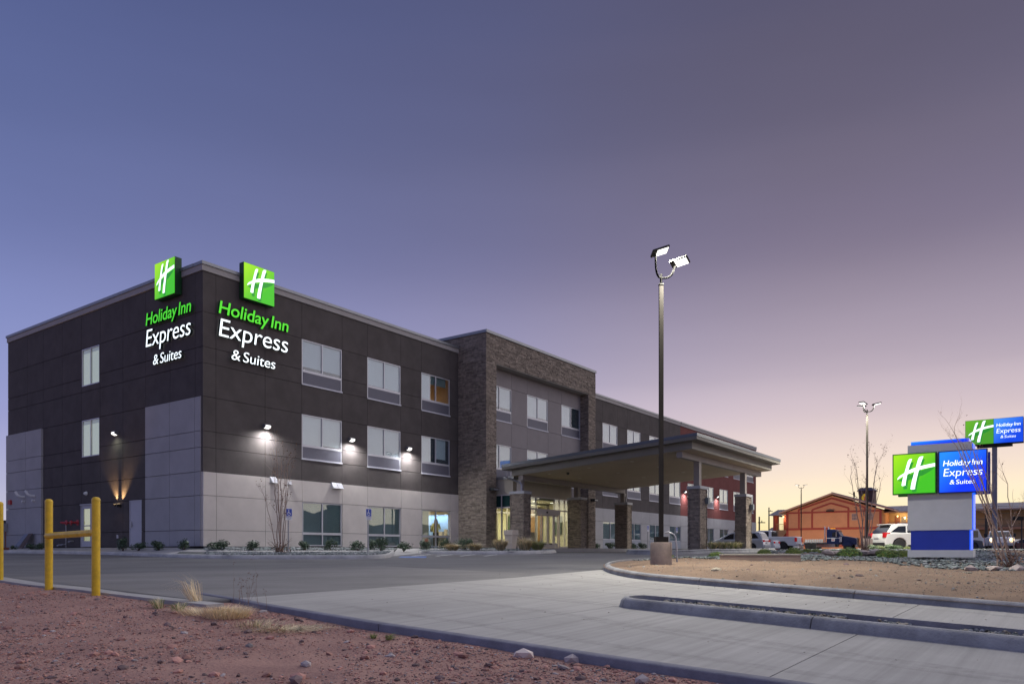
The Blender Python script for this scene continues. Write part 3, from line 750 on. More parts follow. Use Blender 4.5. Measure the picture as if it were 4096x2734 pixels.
# recess wall in the tower
XT = [17.42, 19.86, 21.54, 23.96, 25.61, 28.05, 28.13]
ZT = [3.96, 4.13, 6.21, 7.62, 9.70, 10.74]
panels(tower, lambda a, b, z: (a, b-1.42, z), XT, ZT, lambda i, j: m_taupe, {(i, j) for i in (0, 2, 4) for j in (1, 3)})
panels(tower, lambda a, b, z: (a, b-1.42, z), [24.0, 26.0, 28.13], [0, 2.12, 3.96], lambda i, j: m_taupe, set())
MB().box(17.41, 28.13, -2.03, -1.40, 10.70, 10.745).build('recess_soffit', M('pale_soffit', (.42, .40, .36), .8), tower)

# parapets: pale band under a metal coping
for nm, boxes in (('front', [(-.05, 16.47, -.05, .5)]), ('wing', [(29.03, 48.5, -.05, .5)]), ('red wing', [(48.6, 70.06, -.06, .5)])):
    for (x0, x1, y0, y1) in boxes:
        MB().box(x0, x1, y0, y1, 11.425, 11.67).build('parapet_band', m_band, hotel)
        n = max(1, round((x1-x0)/3.2))
        for k in range(n):
            MB().box(x0-.04+(x1-x0)*k/n+.004, x0-.04+(x1-x0)*(k+1)/n-.004, y0-.05, y1+.05, 11.672, 11.80).build('coping', m_cap, hotel)
MB().box(-.052, .5, .5, 19.0, 11.425, 11.67).build('parapet_band', m_band, hotel)
for k in range(6):
    MB().box(-.10, .55, .56+k*3.08, .56+(k+1)*3.08-.008, 11.672, 11.80).build('coping', m_cap, hotel)
MB().box(16.42, 29.1, -2.14, 4.6, 12.34, 12.50).build('tower_coping', m_cap, hotel)
MB().box(.5, 69.5, .5, 18.5, 11.3, 11.45).build('roof', M('roof_membrane', (.3, .3, .3), .9), hotel)

# ledge stone cladding: every stone has its own depth
STONE_CUBE = MB().box(-.5, .5, -.5, .5, -.5, .5).mesh('stone', m_stone)
def ledge(tf, a0, a1, z0, z1, rnd, out):
    z = z0
    while z < z1-.02:
        h = min(rnd.choice((.05, .06, .075, .09)), z1-z)
        a = a0-rnd.uniform(0, .2)
        while a < a1:
            l = rnd.uniform(.15, .48); s, e = max(a, a0-.03), min(a+l, a1+.03)
            if e-s > .03: out.append((tf, s, e, -rnd.uniform(.010, .042), .02, z, z+h-.006))
            a += l+.004
        z += h
def lay_stones(parent, lst, n_single, joined_name):
    mb = MB()
    for k, (tf, s, e, b0, b1, z0, z1) in enumerate(lst):
        if k < n_single:
            c = tf((s+e)/2, (b0+b1)/2, (z0+z1)/2); p = tf(s, b0, z0); q = tf(e-.004, b1, z1)
            o = obj('stone', STONE_CUBE, parent, c); o.scale = (abs(q[0]-p[0]), abs(q[1]-p[1]), abs(q[2]-p[2]))
        else:
            mb.tf = tf; mb.box(s, e-.004, b0, b1, z0, z1)
    if mb.V: stuff(mb.build(joined_name, m_stone, parent))
rs = random.Random(3); big = []; rest = []
tf_side = lambda a, b, z: (16.5+b, -2.05+a, z)
tf_frt = lambda a, b, z: (16.5+a, -2.05+b, z)
ledge(tf_side, 0, 2.05, 0, 12.33, rs, big); ledge(tf_frt, 0, .92, 0, 12.33, rs, big)
rs.shuffle(big)
ledge(tf_frt, .92, 11.62, 10.75, 12.33, rs, rest); ledge(tf_frt, 11.62, 12.53, 0, 12.33, rs, rest)
ledge(lambda a, b, z: (28.12+b, -2.03+a, z), 0, .6, 0, 10.73, rs, rest)
ledge(lambda a, b, z: (17.42-b, -2.03+a, z), 0, .6, 0, 10.73, rs, rest)
ledge(tf_side, 2.05, 6.4, 11.5, 12.33, rs, rest); ledge(lambda a, b, z: (29.03-b, -2.05+a, z), 0, 2.05, 0, 12.33, rs, rest)
lay_stones(tower, big+rest, 300, 'ledge_stone_cladding')

# ---------------------------------------------------------------- windows
m_grille = M('air_grille', (.20, .20, .25), .5, metal=.3)
m_sill = M('white_window_sill', (.62, .62, .68), .5)
def window(parent, tf, a0, a1, z0, z1, split=None, kind='room', shade=m_shade, shade_cov=None, b=.0, mat=None):
    mat = mat or m_alu; fw = .05; mb = MB(tf)
    am = (a0+a1)/2; zs = split if split else z0
    B0, B1 = b+.015, b+.10
    mb.box(a0, a1, B0, B1, z0, z0+fw).box(a0, a1, B0, B1, z1-fw, z1).box(a0, a0+fw, B0, B1, z0+fw, z1-fw).box(a1-fw, a1, B0, B1, z0+fw, z1-fw)
    mb.box(am-.03, am+.03, B0, B1, (zs if kind == 'room' and split else z0)+fw, z1-fw)
    if split: mb.box(a0+fw, a1-fw, B0-.004, B1, split-.05, split+.06)
    w = mb.build('window', mat, parent)
    zlo = (zs+.06) if split else z0+fw
    for (p, q) in ((a0+fw, am-.03), (am+.03, a1-fw)):
        MB(tf).box(p, q, b+.045, b+.055, zlo, z1-fw).build('pane', m_glass if kind != 'open' else m_glass1, w)
    if split and kind == 'room':
        gb = MB(tf); n = 9
        for k in range(n):
            zz_ = z0+fw+.01+(split-.06-z0-fw-.01)*k/n; gb.box(a0+fw+.01, a1-fw-.01, b+.02, b+.05, zz_, zz_+.034)
        gb.box(a0+fw, a1-fw, b+.052, b+.09, z0+fw, split-.05)
        gb.build('grille', m_grille, w)
        MB(tf).box(a0-.02, a1+.02, b-.035, b+.02, z0-.03, z0+.035).build('sill', m_sill, w)
    elif split:
        for (p, q) in ((a0+fw, am-.03), (am+.03, a1-fw)):
            MB(tf).box(p, q, b+.045, b+.055, z0+fw, split-.05).build('pane', m_glass if kind != 'open' else m_glass1, w)
    if shade is m_shade and not shade_cov and kind == 'room':
        rw_ = random.Random(int(a0*97+z0*31)); gp_ = rw_.choice((.0, .05, .12, .16, .10, .22)); shade = rw_.choice(m_shades)
        if gp_: shade_cov = [(a0+.03, am-.005, zs+gp_*rw_.choice((1, 1, .6)), z1-.03), (am+.005, a1-.03, zs+gp_, z1-.03)]
    if shade:
        c = shade_cov or [(a0+.03, a1-.03, z0+.03, z1-.03)]
        for (p, q, r_, s_) in c: MB(tf).box(p, q, b+.09, b+.105, r_, s_).build('shade', shade, w)
        if shade_cov: MB(tf).box(a0+.02, a1-.02, b+.112, b+.118, z0+.02, z1-.02).build('dark_room', m_room, w)
    return w
for i in (3, 5, 7):
    for f, (z0, z1, sp) in enumerate(((4.12, 6.22, 4.75), (7.62, 9.73, 8.25))):
        cov = None; a0, a1 = XL[i]+.01, XL[i+1]-.01
        if i == 7 and f == 0: cov = [(a0+.03, a0+.85, sp, z1-.03), (a0+1.25, a1-.3, sp+.3, z1-.03)]
        if i == 7 and f == 1: continue
        window(wall_front, idf, a0, a1, z0, z1, sp, shade_cov=cov)
# the lit bedroom on the top floor: half drawn curtain, warm lamp inside
a0, a1 = XL[7]+.01, XL[8]-.01
wl = window(wall_front, idf, a0, a1, 7.62, 9.73, 8.25, kind='room', shade=None)
MB().box(a0+.04, a0+.80, .11, .13, 8.25, 9.70).build('curtain', m_shade, wl)
MB().box(a0+.82, a1-.25, .12, .135, 9.22, 9.70).build('shade', m_shade2, wl)
mbr = MB().box(13.32, 15.9, 2.45, 2.59, 7.5, 9.85).box(13.32, 13.36, .2, 2.5, 7.5, 9.85).box(15.86, 15.9, .2, 2.5, 7.5, 9.85).box(13.32, 15.9, .2, 2.5, 7.5, 7.55).box(13.32, 15.9, .2, 2.5, 9.80, 9.85)
mbr.build('bedroom', M('bedroom_wall', (.55, .42, .26), .8), hotel)
MB().lathe([(.05, 8.0), (.09, 8.05), (.17, 8.32), (.10, 8.55)], 12, (15.05, 1.6, 0)).build('lamp_shade', M('lit_lampshade', (1, .8, .5), .6, emit=(1, .62, .26), estr=2.0), hotel)
for i in (3, 5):
    window(wall_front, idf, XL[i]+.03, XL[i+1]-.03, .05, 2.11, .63, kind='low', shade=m_shade2, b=-.02)
wo_ = window(wall_front, idf, XL[7]+.03, XL[8]-.03, .05, 2.11, .63, kind='open', shade=None, b=-.02)
# wing windows
for i in sorted(WR):
    a0, a1 = PXR[i]+.01, PXR[i+1]-.01
    window(wall_right, idf, a0, a1, 7.62, 9.73, 8.25); window(wall_right, idf, a0, a1, 4.12, 6.22, 4.75)
    window(wall_right, idf, a0, a1, .71, 2.11, None, kind='low', shade=m_shade2, b=-.02)
# tower windows
tfr = lambda a, b, z: (a, b-1.42, z)
for i, (z0, z1, sp) in ((i, z) for i in (0, 2, 4) for z in ((4.13, 6.20, 4.75), (7.62, 9.69, 8.25))):
    cov = None
    if i == 4 and z0 > 7: cov = [(XT[i]+.05, XT[i]+1.35, sp, z1-.03)]
    window(tower, tfr, XT[i]+.01, XT[i+1]-.01, z0, z1, sp, shade_cov=cov)
# corridor windows on the end wall: lit from inside
m_lit = M('lit_corridor', (.5, .52, .42), .9, emit=(.62, .66, .50), estr=.62, var=.1, vscale=.8)
for z0, z1 in ((7.90, 9.73), (4.42, 6.23)):
    w_ = window(wall_left, lef, 8.66, 10.43, z0, z1, None, kind='low', shade=m_lit)
    MB(lef).box(8.70, 10.39, .088, .0895, z1-.22, z1-.04).build('ceiling_edge', M('corridor_ceiling', (.4, .4, .35), .9, emit=(.36, .38, .30), estr=.5), w_)

# end doors
d1 = MB(lef).box(4.84, 5.82, .02, .07, .02, 2.08).build('door', m_door, hotel)
MB(lef).box(4.80, 4.84, 0, .10, 0, 2.12).box(5.82, 5.86, 0, .10, 0, 2.12).box(4.80, 5.86, -.005, .10, 2.08, 2.12).build('door_frame', m_door, d1)
MB(lef).box(5.66, 5.74, -.02, .02, .90, 1.16).box(5.56, 5.74, -.05, -.02, .98, 1.01).build('handle', m_gal, d1)
for z_ in (.25, 1.05, 1.85): MB(lef).box(4.82, 4.86, .0, .02, z_, z_+.12).build('hinge', m_gal, d1)
d2 = MB(lef).box(9.42, 9.60, .02, .07, .02, 2.06).box(10.27, 10.44, .02, .07, .02, 2.06).box(9.60, 10.27, .02, .07, .02, .30).box(9.60, 10.27, .02, .07, 1.88, 2.06).build('door', m_door, hotel)
MB(lef).box(9.38, 9.42, -.02, .10, 0, 2.10).box(10.44, 10.48, -.02, .10, 0, 2.10).box(9.36, 10.50, -.06, .10, 2.06, 2.11).build('door_frame', m_door, d2)
MB(lef).box(9.60, 10.27, .035, .045, .30, 1.88).build('pane', m_glass1, d2)
MB(lef).box(9.42, 10.44, .08, .09, .02, 2.06).build('lit_stairwell', M('lit_stairwell', (.6, .6, .4), .9, emit=(.80, .76, .50), estr=.55), d2)
MB(lef).box(9.58, 10.28, -.02, .02, 1.02, 1.07).build('push_bar', m_gal, d2)

# fittings on the end wall
m_fdc = M('red_valve_paint', (.45, .03, .04), .5, var=.2, vscale=15)
def part(nm, mb, mat, par=hotel, sm=True):
    o = mb.build(nm, mat, par)
    if sm: smooth_ang(o, 45)
    return o
v1 = part('fire_valve', MB().lathe([(.13, -.02), (.13, .0)], 14, (0, 11.5, 1.22), 'x').tube([(-.02, 11.5, 1.22), (-.22, 11.5, 1.22)], .05, 10).tube([(-.22, 11.5, 1.22), (-.30, 11.75, 1.22)], .055, 10).tube([(-.2, 11.5, 1.22), (-.3, 11.95, 1.24)], .045, 10), m_fdc)
part('valve_wheel', MB().lathe([(.10, -.26), (.13, -.25), (.13, -.23), (.10, -.22)], 16, (0, 11.5, 1.22), 'x'), m_fdc, v1)
part('fire_valve', MB().lathe([(.15, -.02), (.15, .0)], 14, (0, 10.83, 1.22), 'x').tube([(-.02, 10.83, 1.22), (-.25, 10.85, 1.22)], .05, 10).lathe([(.08, -.30), (.08, -.2)], 8, (0, 10.95, 1.22), 'x'), m_fdc)
part('drain_pipe', MB().tube([(-.05, 11.95, 1.15), (-.05, 11.95, 0)], .02, 6), m_gal)
for a_ in (15.4, 16.62):
    p_ = part('exhaust_elbow', MB().tube([(-.1, a_, 2.72), (-.28, a_, 2.72), (-.40, a_+.10, 2.80), (-.45, a_+.22, 3.0)], .075, 10), m_white)
    part('pipe_stub', MB().tube([(-.1, a_, 2.48), (-.24, a_, 2.48)], .06, 10), m_white, p_)
part('fire_alarm', MB().box(-.20, -.09, 18.2, 18.5, 2.38, 2.62), m_fdc, sm=False)
part('camera_dome', MB().lathe([(.11, -.02), (.10, -.05), (.05, -.14), (0.01, -.16)], 12, (0, 9.89, 2.62), 'x'), m_white)
for a_, z_ in ((12.45, .12), (12.05, .14), (11.25, .3)): part('hose_bib', MB().tube([(-.0, a_, z_), (-.16, a_, z_), (-.2, a_+.12, z_-.04)], .035, 8), m_gal)
part('outlet_box', MB().box(-.06, 0, 6.75, 6.92, .40, .56), m_gal, sm=False)
part('switch_plate', MB().box(-.03, 0, 8.75, 8.90, 1.30, 1.52), m_white, sm=False)
part('meter_box', MB().box(-.35, -.11, 18.75, 19.05, .9, 1.35).box(-.25, -.19, 18.87, 18.93, .0, .9), m_gal, sm=False)

# dryer vent hoods at the top of the beige base
for x_ in (3.27, 4.25, 6.80, 7.13):
    sc_ = .55 if x_ == 4.25 else 1
    P = [(x_, 0), (x_, -.20*sc_), (x_, -.05)]
    o = MB().add([(x_, -.035, 2.86), (x_+.31*sc_, -.035, 2.86), (x_+.31*sc_, -.26*sc_, 2.86), (x_, -.26*sc_, 2.86), (x_, -.035, 2.86+.28*sc_), (x_+.31*sc_, -.035, 2.86+.28*sc_), (x_+.31*sc_, -.06, 2.86+.28*sc_), (x_, -.06, 2.86+.28*sc_)],
                 [(0, 3, 2, 1), (4, 5, 6, 7), (0, 1, 5, 4), (1, 2, 6, 5), (2, 3, 7, 6), (3, 0, 4, 7)]).build('vent_hood', M('vent_grey', (.40, .40, .43), .5), hotel)

# ---------------------------------------------------------------- entrance vestibule (glass storefront)
m_int = M('lobby_wall', (.66, .62, .48), .8); m_bluewall = M('lobby_blue_wall', (.10, .28, .48), .7); m_wood = M('lobby_wood', (.36, .19, .08), .5, var=.25, vscale=8)
vest = MB().box(17.6, 24.05, -3.16, -1.28, 3.10, 3.96).build('vestibule', M('warm_beige_stucco', (.47, .42, .35), .85, var=.05, bump=.3, bscale=120), hotel)
MB().box(17.52, 24.12, -3.25, -1.3, 3.965, 4.12).build('vestibule_coping', m_cap, vest)
m_sf = M('storefront_frame', (.60, .55, .55), .45)
MULL = [17.6, 19.15, 20.0, 22.02, 22.62, 23.25, 23.66, 24.05]
fr = MB()
fr.box(17.6, 24.05, -3.15, -3.05, 3.03, 3.098).box(17.6, 24.05, -3.15, -3.05, 2.30, 2.38)
for x_ in MULL: fr.box(min(x_, 24.0), min(x_, 24.0)+.05, -3.155, -3.05, 0, 3.03)
for y_ in (-3.155, -2.35, -1.5): fr.box(17.605, 17.70, y_, y_+.06, 0, 3.03)
fr.box(17.607, 17.70, -3.15, -1.42, 3.03, 3.097).box(17.607, 17.70, -3.15, -1.42, 2.30, 2.38).box(17.607, 17.70, -3.15, -1.42, 0, .08).box(17.6, 20, -3.15, -3.05, 0, .08).box(22.6, 24.05, -3.15, -3.05, 0, .08)
frame = fr.build('storefront_frame', m_sf, hotel)
for x0, x1 in ((17.65, 19.15), (19.2, 20.0), (22.67, 23.25), (23.30, 23.66), (23.71, 24.0)):
    MB().box(x0, x1, -3.11, -3.10, .08, 2.30).build('pane', m_glass1, frame)
for x0, x1 in zip(MULL, MULL[1:]): MB().box(x0+.05, x1, -3.11, -3.10, 2.38, 3.03).build('transom_pane', m_glass1, frame)
for y0, y1 in ((-3.095, -2.35), (-2.29, -1.5)):
    MB().box(17.64, 17.65, y0, y1, .08, 2.30).build('pane', m_glass1, frame); MB().box(17.64, 17.65, y0, y1, 2.38, 3.03).build('transom_pane', M('dark_teal_spandrel', (.02, .06, .06), .06, spec=.6), frame)
# automatic sliding doors
sd = MB().box(20.0, 22.65, -3.20, -3.0, 2.05, 2.30).build('sliding_door_header', m_sf, hotel)
MB().lathe([(.05, -3.26), (.06, -3.20)], 12, (21.1, 0, 2.18), 'y').build('door_sensor', m_black, sd)
for x0, x1 in ((20.05, 20.66), (20.68, 21.30), (21.32, 21.94), (21.96, 22.57)):
    yb = -3.13 if 20.6 < x0 < 21.9 else -3.07
    lf = MB().box(x0, x0+.06, yb, yb+.05, .02, 2.05).box(x1-.06, x1, yb, yb+.05, .02, 2.05).box(x0+.06, x1-.06, yb, yb+.05, .02, .30).box(x0+.06, x1-.06, yb, yb+.05, 1.96, 2.05).build('sliding_door_leaf', m_sf, hotel)
    MB().box(x0+.06, x1-.06, yb+.02, yb+.03, .30, 1.96).build('pane', m_glass1, lf)
    if 20.6 < x0 < 21.9: MB().box(x0+.15, x1-.15, yb-.004, yb, .22, .27).build('door_decal', m_black, lf)
# lobby behind the glass
lob = MB().box(17.4, 17.48, -1.25, 6, 0, 3.9).box(24.12, 24.2, -3.0, 6, 0, 3.9).box(17.4, 24.2, 5.9, 6, 0, 3.9).build('lobby_walls', m_int, hotel)
MB().box(17.45, 24.15, -1.24, 5.9, 2.72, 2.80).build('lobby_ceiling', M('lobby_ceiling', (.75, .73, .62), .9), lob)
MB().box(17.66, 24.0, -3.04, -1.24, 2.90, 2.95).build('vestibule_ceiling', MATS['lobby_ceiling'], lob)
MB().box(17.45, 24.15, -3.0, 5.9, -.02, .01).build('lobby_floor', M('lobby_floor', (.32, .28, .22), .35, var=.15, vscale=2), lob)
MB().box(18.75, 19.5, .3, .4, 0, 2.7).build('blue_wall', m_bluewall, lob)
MB().box(18.15, 18.6, -.5, -.42, 0, 2.7).build('yellow_panel', M('lobby_yellow', (.75, .56, .15), .7), lob)
for k in range(5): MB().box(19.6+k*.2, 19.7+k*.2, .5, .6, 0, 2.7).build('wood_slat', m_wood, lob)
MB().box(24.0, 24.11, -2.4, -1.7, .9, 2.1).build('framed_panel', M('dark_art', (.06, .09, .06), .4, var=.6, vscale=5), lob)
MB().box(24.0, 24.11, -.9, .3, .0, 2.6).build('wood_panel', m_wood, lob)
MB().box(24.0, 24.11, .8, 1.9, .9, 2.2).build('framed_panel', MATS['dark_art'], lob)
MB().box(22.6, 23.6, -.6, .3, 0, 1.05).build('lobby_counter', M('dark_counter', (.08, .07, .06), .4), lob)
MB().box(21.4, 22.0, 1.4, 2.2, 0, .8).box(21.4, 21.5, 1.4, 2.2, .8, 1.2).build('lobby_chair', M('chair_green', (.10, .16, .10), .8), lob)
for x_ in (18.6, 19.6, 20.7, 21.8, 22.9, 23.9): MB().box(x_, x_+.06, -1.27, -1.20, 0, 2.72).build('inner_mullion', m_sf, lob)
MB().box(17.5, 24.1, -1.27, -1.20, 2.1, 2.2).build('inner_rail', m_sf, lob)
for (x_, y_) in ((18.3, -.6), (19.8, -.3), (21.3, 0), (22.8, -.3), (18.6, 2), (20.8, 2.2), (22.8, 2.6), (18.6, -2.2), (21.2, -2.2), (23.2, -2.2)):
    z_ = 2.895 if y_ < -1.3 else 2.715
    MB().lathe([(.10, z_), (.10, z_-.015)], 14, (x_, y_, 0)).build('downlight', m_led, lob)
def area(name, parent, loc, energy, size, color, rot=(0, 0, 0), spread=180, sizey=None):
    l = bpy.data.lights.new(name, 'AREA'); l.energy = energy; l.size = size; l.color = color; l.spread = R(spread)
    if sizey: l.shape = 'RECTANGLE'; l.size_y = sizey
    o = bpy.data.objects.new(name, l); COL.objects.link(o); o.parent = parent; o.location = loc; o.rotation_euler = rot; return o
area('lobby_light', hotel, (20.8, 1.8, 2.66), 330, 4.5, (1, .90, .60)); area('vestibule_light', hotel, (20.8, -2.1, 2.86), 110, 4.5, (1, .90, .62), sizey=1.2)
# office with the woman at the desk
off = MB().box(13.2, 13.28, .13, 5, 0, 3.0).box(17.30, 17.38, .25, 5, 0, 3.0).box(13.2, 17.38, 4.9, 5, 0, 3.0).box(16.0, 17.38, .16, .24, 0, 3.0).build('office_walls', m_int, hotel)
MB().box(13.32, 14.22, .30, .38, 0, 2.3).build('office_partition', m_int, off)
MB().box(13.28, 17.3, .16, 4.9, 2.26, 2.33).build('office_ceiling', MATS['lobby_ceiling'], off)
MB().box(13.28, 17.3, .13, 4.9, -.02, .01).build('office_floor', MATS['lobby_floor'], off)
MB().box(17.24, 17.296, .3, 4.8, .0, 2.25).build('blue_wall', M('office_blue_wall', (.32, .48, .82), .7), off)
MB().box(16.55, 17.23, .3, 4.8, 2.02, 2.255).build('soffit', M('office_soffit', (.35, .26, .17), .7), off)
for y_ in (1.35, 2.1, 2.9): MB().lathe([(.07, 2.018), (.07, 2.005)], 12, (16.9, y_, 0)).build('downlight', m_led, off)
MB().box(14.2, 14.6, .6, .70, 2.245, 2.258).build('downlight', m_led, off)
dk = MB().box(16.5, 17.2, 1.0, 3.4, .70, .75).box(16.5, 16.55, 1.0, 1.1, 0, .70).box(16.5, 16.55, 2.6, 3.4, 0, .70).box(16.55, 17.2, 1.6, 1.65, 0, .70).box(16.6, 17.2, 1.0, 1.6, .35, .38).build('desk', M('office_desk', (.6, .52, .4), .5), off)
mon = MB().box(16.80, 16.84, 1.9, 2.5, .98, 1.38).box(16.82, 16.9, 2.15, 2.2, .75, .98).build('monitor', m_black, off)
MB().box(16.7, 17.0, 1.45, 1.75, .75, .98).box(16.75, 16.8, 1.1, 1.35, .75, 1.12).box(16.6, 16.7, 1.8, 1.86, .75, .86).build('desk_papers', M('desk_clutter', (.6, .5, .42), .6, var=.4, vscale=9), off)
area('office_light', hotel, (15.2, 2.0, 2.22), 60, 2.0, (1, .92, .70)); area('office_wall_wash', hotel, (16.95, 2.1, 2.0), 30, .25, (.85, .92, 1), rot=(0, R(-20), 0), sizey=2.2)
bl_ = bpy.data.lights.new('bedroom_lamp', 'POINT'); bl_.energy = 5; bl_.color = (1, .62, .28); bl_.shadow_soft_size = .1
blo = bpy.data.objects.new('bedroom_lamp', bl_); COL.objects.link(blo); blo.parent = hotel; blo.location = (15.05, 1.25, 8.35)
# ================================================================== entrance canopy
m_fas = M('canopy_fascia', (.19, .175, .15), .6, var=.06, vscale=1)
m_fastop = M('canopy_metal_edge', (.11, .12, .14), .4, metal=.6, var=.06)
m_soff = M('canopy_soffit', (.44, .36, .265), .85, var=.06, vscale=.8)
m_beam = M('canopy_beam', (.27, .235, .215), .6, var=.06)
can = thing('entrance_canopy', 'sloped drive-through canopy on stone columns in front of the hotel entrance', 'canopy', HL, HROT)
CY_O, CY_I, CX_L, CX_R = -14.85, -3.32, 16.25, 29.4
def ctop(y): return 4.65+(5.41-4.65)*(CY_I-y)/(CY_I-CY_O)
def cslab(x0, x1, y0, y1, d0, d1):
    """block that follows the canopy slope; d0,d1 = depths below the top"""
    return [(x0, y0, ctop(y0)-d1), (x1, y0, ctop(y0)-d1), (x1, y1, ctop(y1)-d1), (x0, y1, ctop(y1)-d1), (x0, y0, ctop(y0)-d0), (x1, y0, ctop(y0)-d0), (x1, y1, ctop(y1)-d0), (x0, y1, ctop(y1)-d0)]
MB().hexa(cslab(CX_L, CX_R, CY_O, CY_I, 0, .15)).build('roof_edge', m_fastop, can)
MB().hexa(cslab(CX_L+.02, CX_R-.02, CY_O+.02, CY_I-.02, .152, .30)).build('upper_fascia', m_fas, can)
MB().hexa(cslab(CX_L+.42, CX_R-.42, CY_O+.42, CY_I-.42, .302, .66)).build('lower_fascia', m_fas, can)
sof = MB().hexa(cslab(CX_L+.46, CX_R-.46, CY_O+.46, CY_I-.46, .662, .675)).build('soffit', m_soff, can)
for iy in range(4):
    for ix in range(4):
        x_, y_ = 17.7+ix*3.3, -5.6-iy*2.55
        MB().lathe([(.11, ctop(y_)-.676), (.11, ctop(y_)-.69)], 14, (x_, y_, 0)).build('recessed_light', M('unlit_downlight', (.6, .58, .5), .4), sof)
MB().box(16.75, 29.0, -4.45, -4.15, 3.76, ctop(-4.3)-.66).build('inner_beam', m_beam, can)
MB().box(16.85, 28.8, -13.85, -13.55, 4.36, ctop(-13.7)-.66).build('outer_beam', m_beam, can)
rs = random.Random(9); sing = []; cols = []
m_colcap = M('column_cap_stone', (.44, .44, .46), .75, var=.08, vscale=3)
for (cx_, cy_, wx, wy, zt, zb) in ((16.72, -4.3, .33, .46, 2.98, 4.0), (22.85, -4.3, .33, .46, 2.98, 4.0), (29.0, -4.3, .33, .46, 2.98, 4.0), (19.12, -13.7, .475, .31, 2.96, 4.36), (26.0, -13.7, .475, .31, 2.96, 4.36)):
    c_ = MB().box(cx_-wx+.03, cx_+wx-.03, cy_-wy+.03, cy_+wy-.03, -.25, zt).build('column', m_mortar, can)
    MB().box(cx_-wx-.05, cx_+wx+.05, cy_-wy-.05, cy_+wy+.05, zt, zt+.15).build('column_cap', m_colcap, c_)
    MB().box(cx_-.15, cx_+.15, cy_-.15, cy_+.15, zt+.15, zb-.002 if cy_ < -10 else 3.758).build('steel_post', m_beam, c_)
    st_ = []
    ledge(lambda a, b, z, X=cx_-wx+.03, Y=cy_-wy: (X+b, Y+a, z), 0, 2*wy, -.2, zt, rs, st_)
    ledge(lambda a, b, z, X=cx_-wx, Y=cy_-wy+.03: (X+a, Y+b, z), 0, 2*wx, -.2, zt, rs, st_)
    ledge(lambda a, b, z, X=cx_+wx-.03, Y=cy_-wy: (X-b, Y+a, z), 0, 2*wy, -.2, zt, rs, st_)
    ledge(lambda a, b, z, X=cx_-wx, Y=cy_+wy-.03: (X+a, Y-b, z), 0, 2*wx, -.2, zt, rs, st_)
    k1 = len(st_)
    lay_stones(c_, sorted(st_, key=lambda s: -(s[2]-s[1])), 60, 'ledge_stone_cladding')
    if cy_ < -10:
        MB().box(cx_+wx-.30, cx_+wx-.05, cy_-wy-.20, cy_-wy-.03, zt-.75, zt-.42).build('column_lamp', M('sconce_grey', (.20, .23, .24), .5, metal=.3), c_)
def spout(path, nm='downspout'): return MB().tube(path, .055, 4).build(nm, m_gal, can)
spout([(16.6, -3.45, 4.3), (16.6, -3.45, 3.95), (16.55, -4.35, 3.62), (16.6, -4.45, 3.5), (16.6, -4.45, 3.13)])
spout([(29.1, -3.5, 4.3), (29.1, -3.5, 3.9), (29.05, -4.3, 3.65), (29.05, -4.5, 3.5), (29.05, -4.5, 3.13)])
MB().lathe([(.07, ctop(-6.5)-.66), (.09, ctop(-6.5)-.72), (.05, ctop(-6.5)-.80)], 12, (18.2, -6.5, 0)).build('camera_dome', m_black, can)

# ================================================================== lit hotel signs
m_gbox = M('sign_green_case', (.01, .075, .02), .5)
def sign_face(name, ctl, cbr, strength, ax):
    """backlit acrylic: brighter towards one corner, as lamps behind it are"""
    if name in MATS: return MATS[name]
    m = bpy.data.materials.new(name); MATS[name] = m; m.use_nodes = True
    t = m.node_tree; b = t.nodes['Principled BSDF']; b.inputs['Roughness'].default_value = .25
    tcn = t.nodes.new('ShaderNodeTexCoord'); sp = t.nodes.new('ShaderNodeSeparateXYZ'); t.links.new(tcn.outputs['Generated'], sp.inputs[0])
    a = t.nodes.new('ShaderNodeMath'); a.operation = 'MULTIPLY_ADD'; a.inputs[1].default_value = ax
    t.links.new(sp.outputs[0], a.inputs[0])
    iv = t.nodes.new('ShaderNodeMath'); iv.operation = 'SUBTRACT'; iv.inputs[0].default_value = 1.0; t.links.new(sp.outputs[2], iv.inputs[1])
    t.links.new(iv.outputs[0], a.inputs[2])
    r = t.nodes.new('ShaderNodeMapRange'); r.inputs[1].default_value = .15; r.inputs[2].default_value = 1.3; t.links.new(a.outputs[0], r.inputs[0])
    mxn = t.nodes.new('ShaderNodeMix'); mxn.data_type = 'RGBA'; mxn.inputs[6].default_value = (*ctl, 1); mxn.inputs[7].default_value = (*cbr, 1)
    t.links.new(r.outputs[0], mxn.inputs[0]); t.links.new(mxn.outputs[2], b.inputs['Emission Color']); b.inputs['Emission Strength'].default_value = strength
    b.inputs['Base Color'].default_value = (*[c*.4 for c in cbr], 1)
    return m
m_green = sign_face('sign_green_face', (.36, .78, .0), (.05, .50, .008), 1.0, .9)
m_bluef = sign_face('sign_blue_face', (.015, .28, .96), (.0, .035, .90), 1.0, .9)
m_wlet = M('lit_white_letter', (.9, .9, .9), .4, emit=(.86, .97, 1.0), estr=1.35)
m_glet = M('lit_green_letter', (.1, .6, .02), .4, emit=(.055, .62, .01), estr=1.0)
m_lside = M('letter_return', (.03, .05, .04), .5)
m_shad = M('sign_shadow_green', (.02, .25, .02), .4, emit=(.02, .27, .02), estr=.9)
_txt = {}
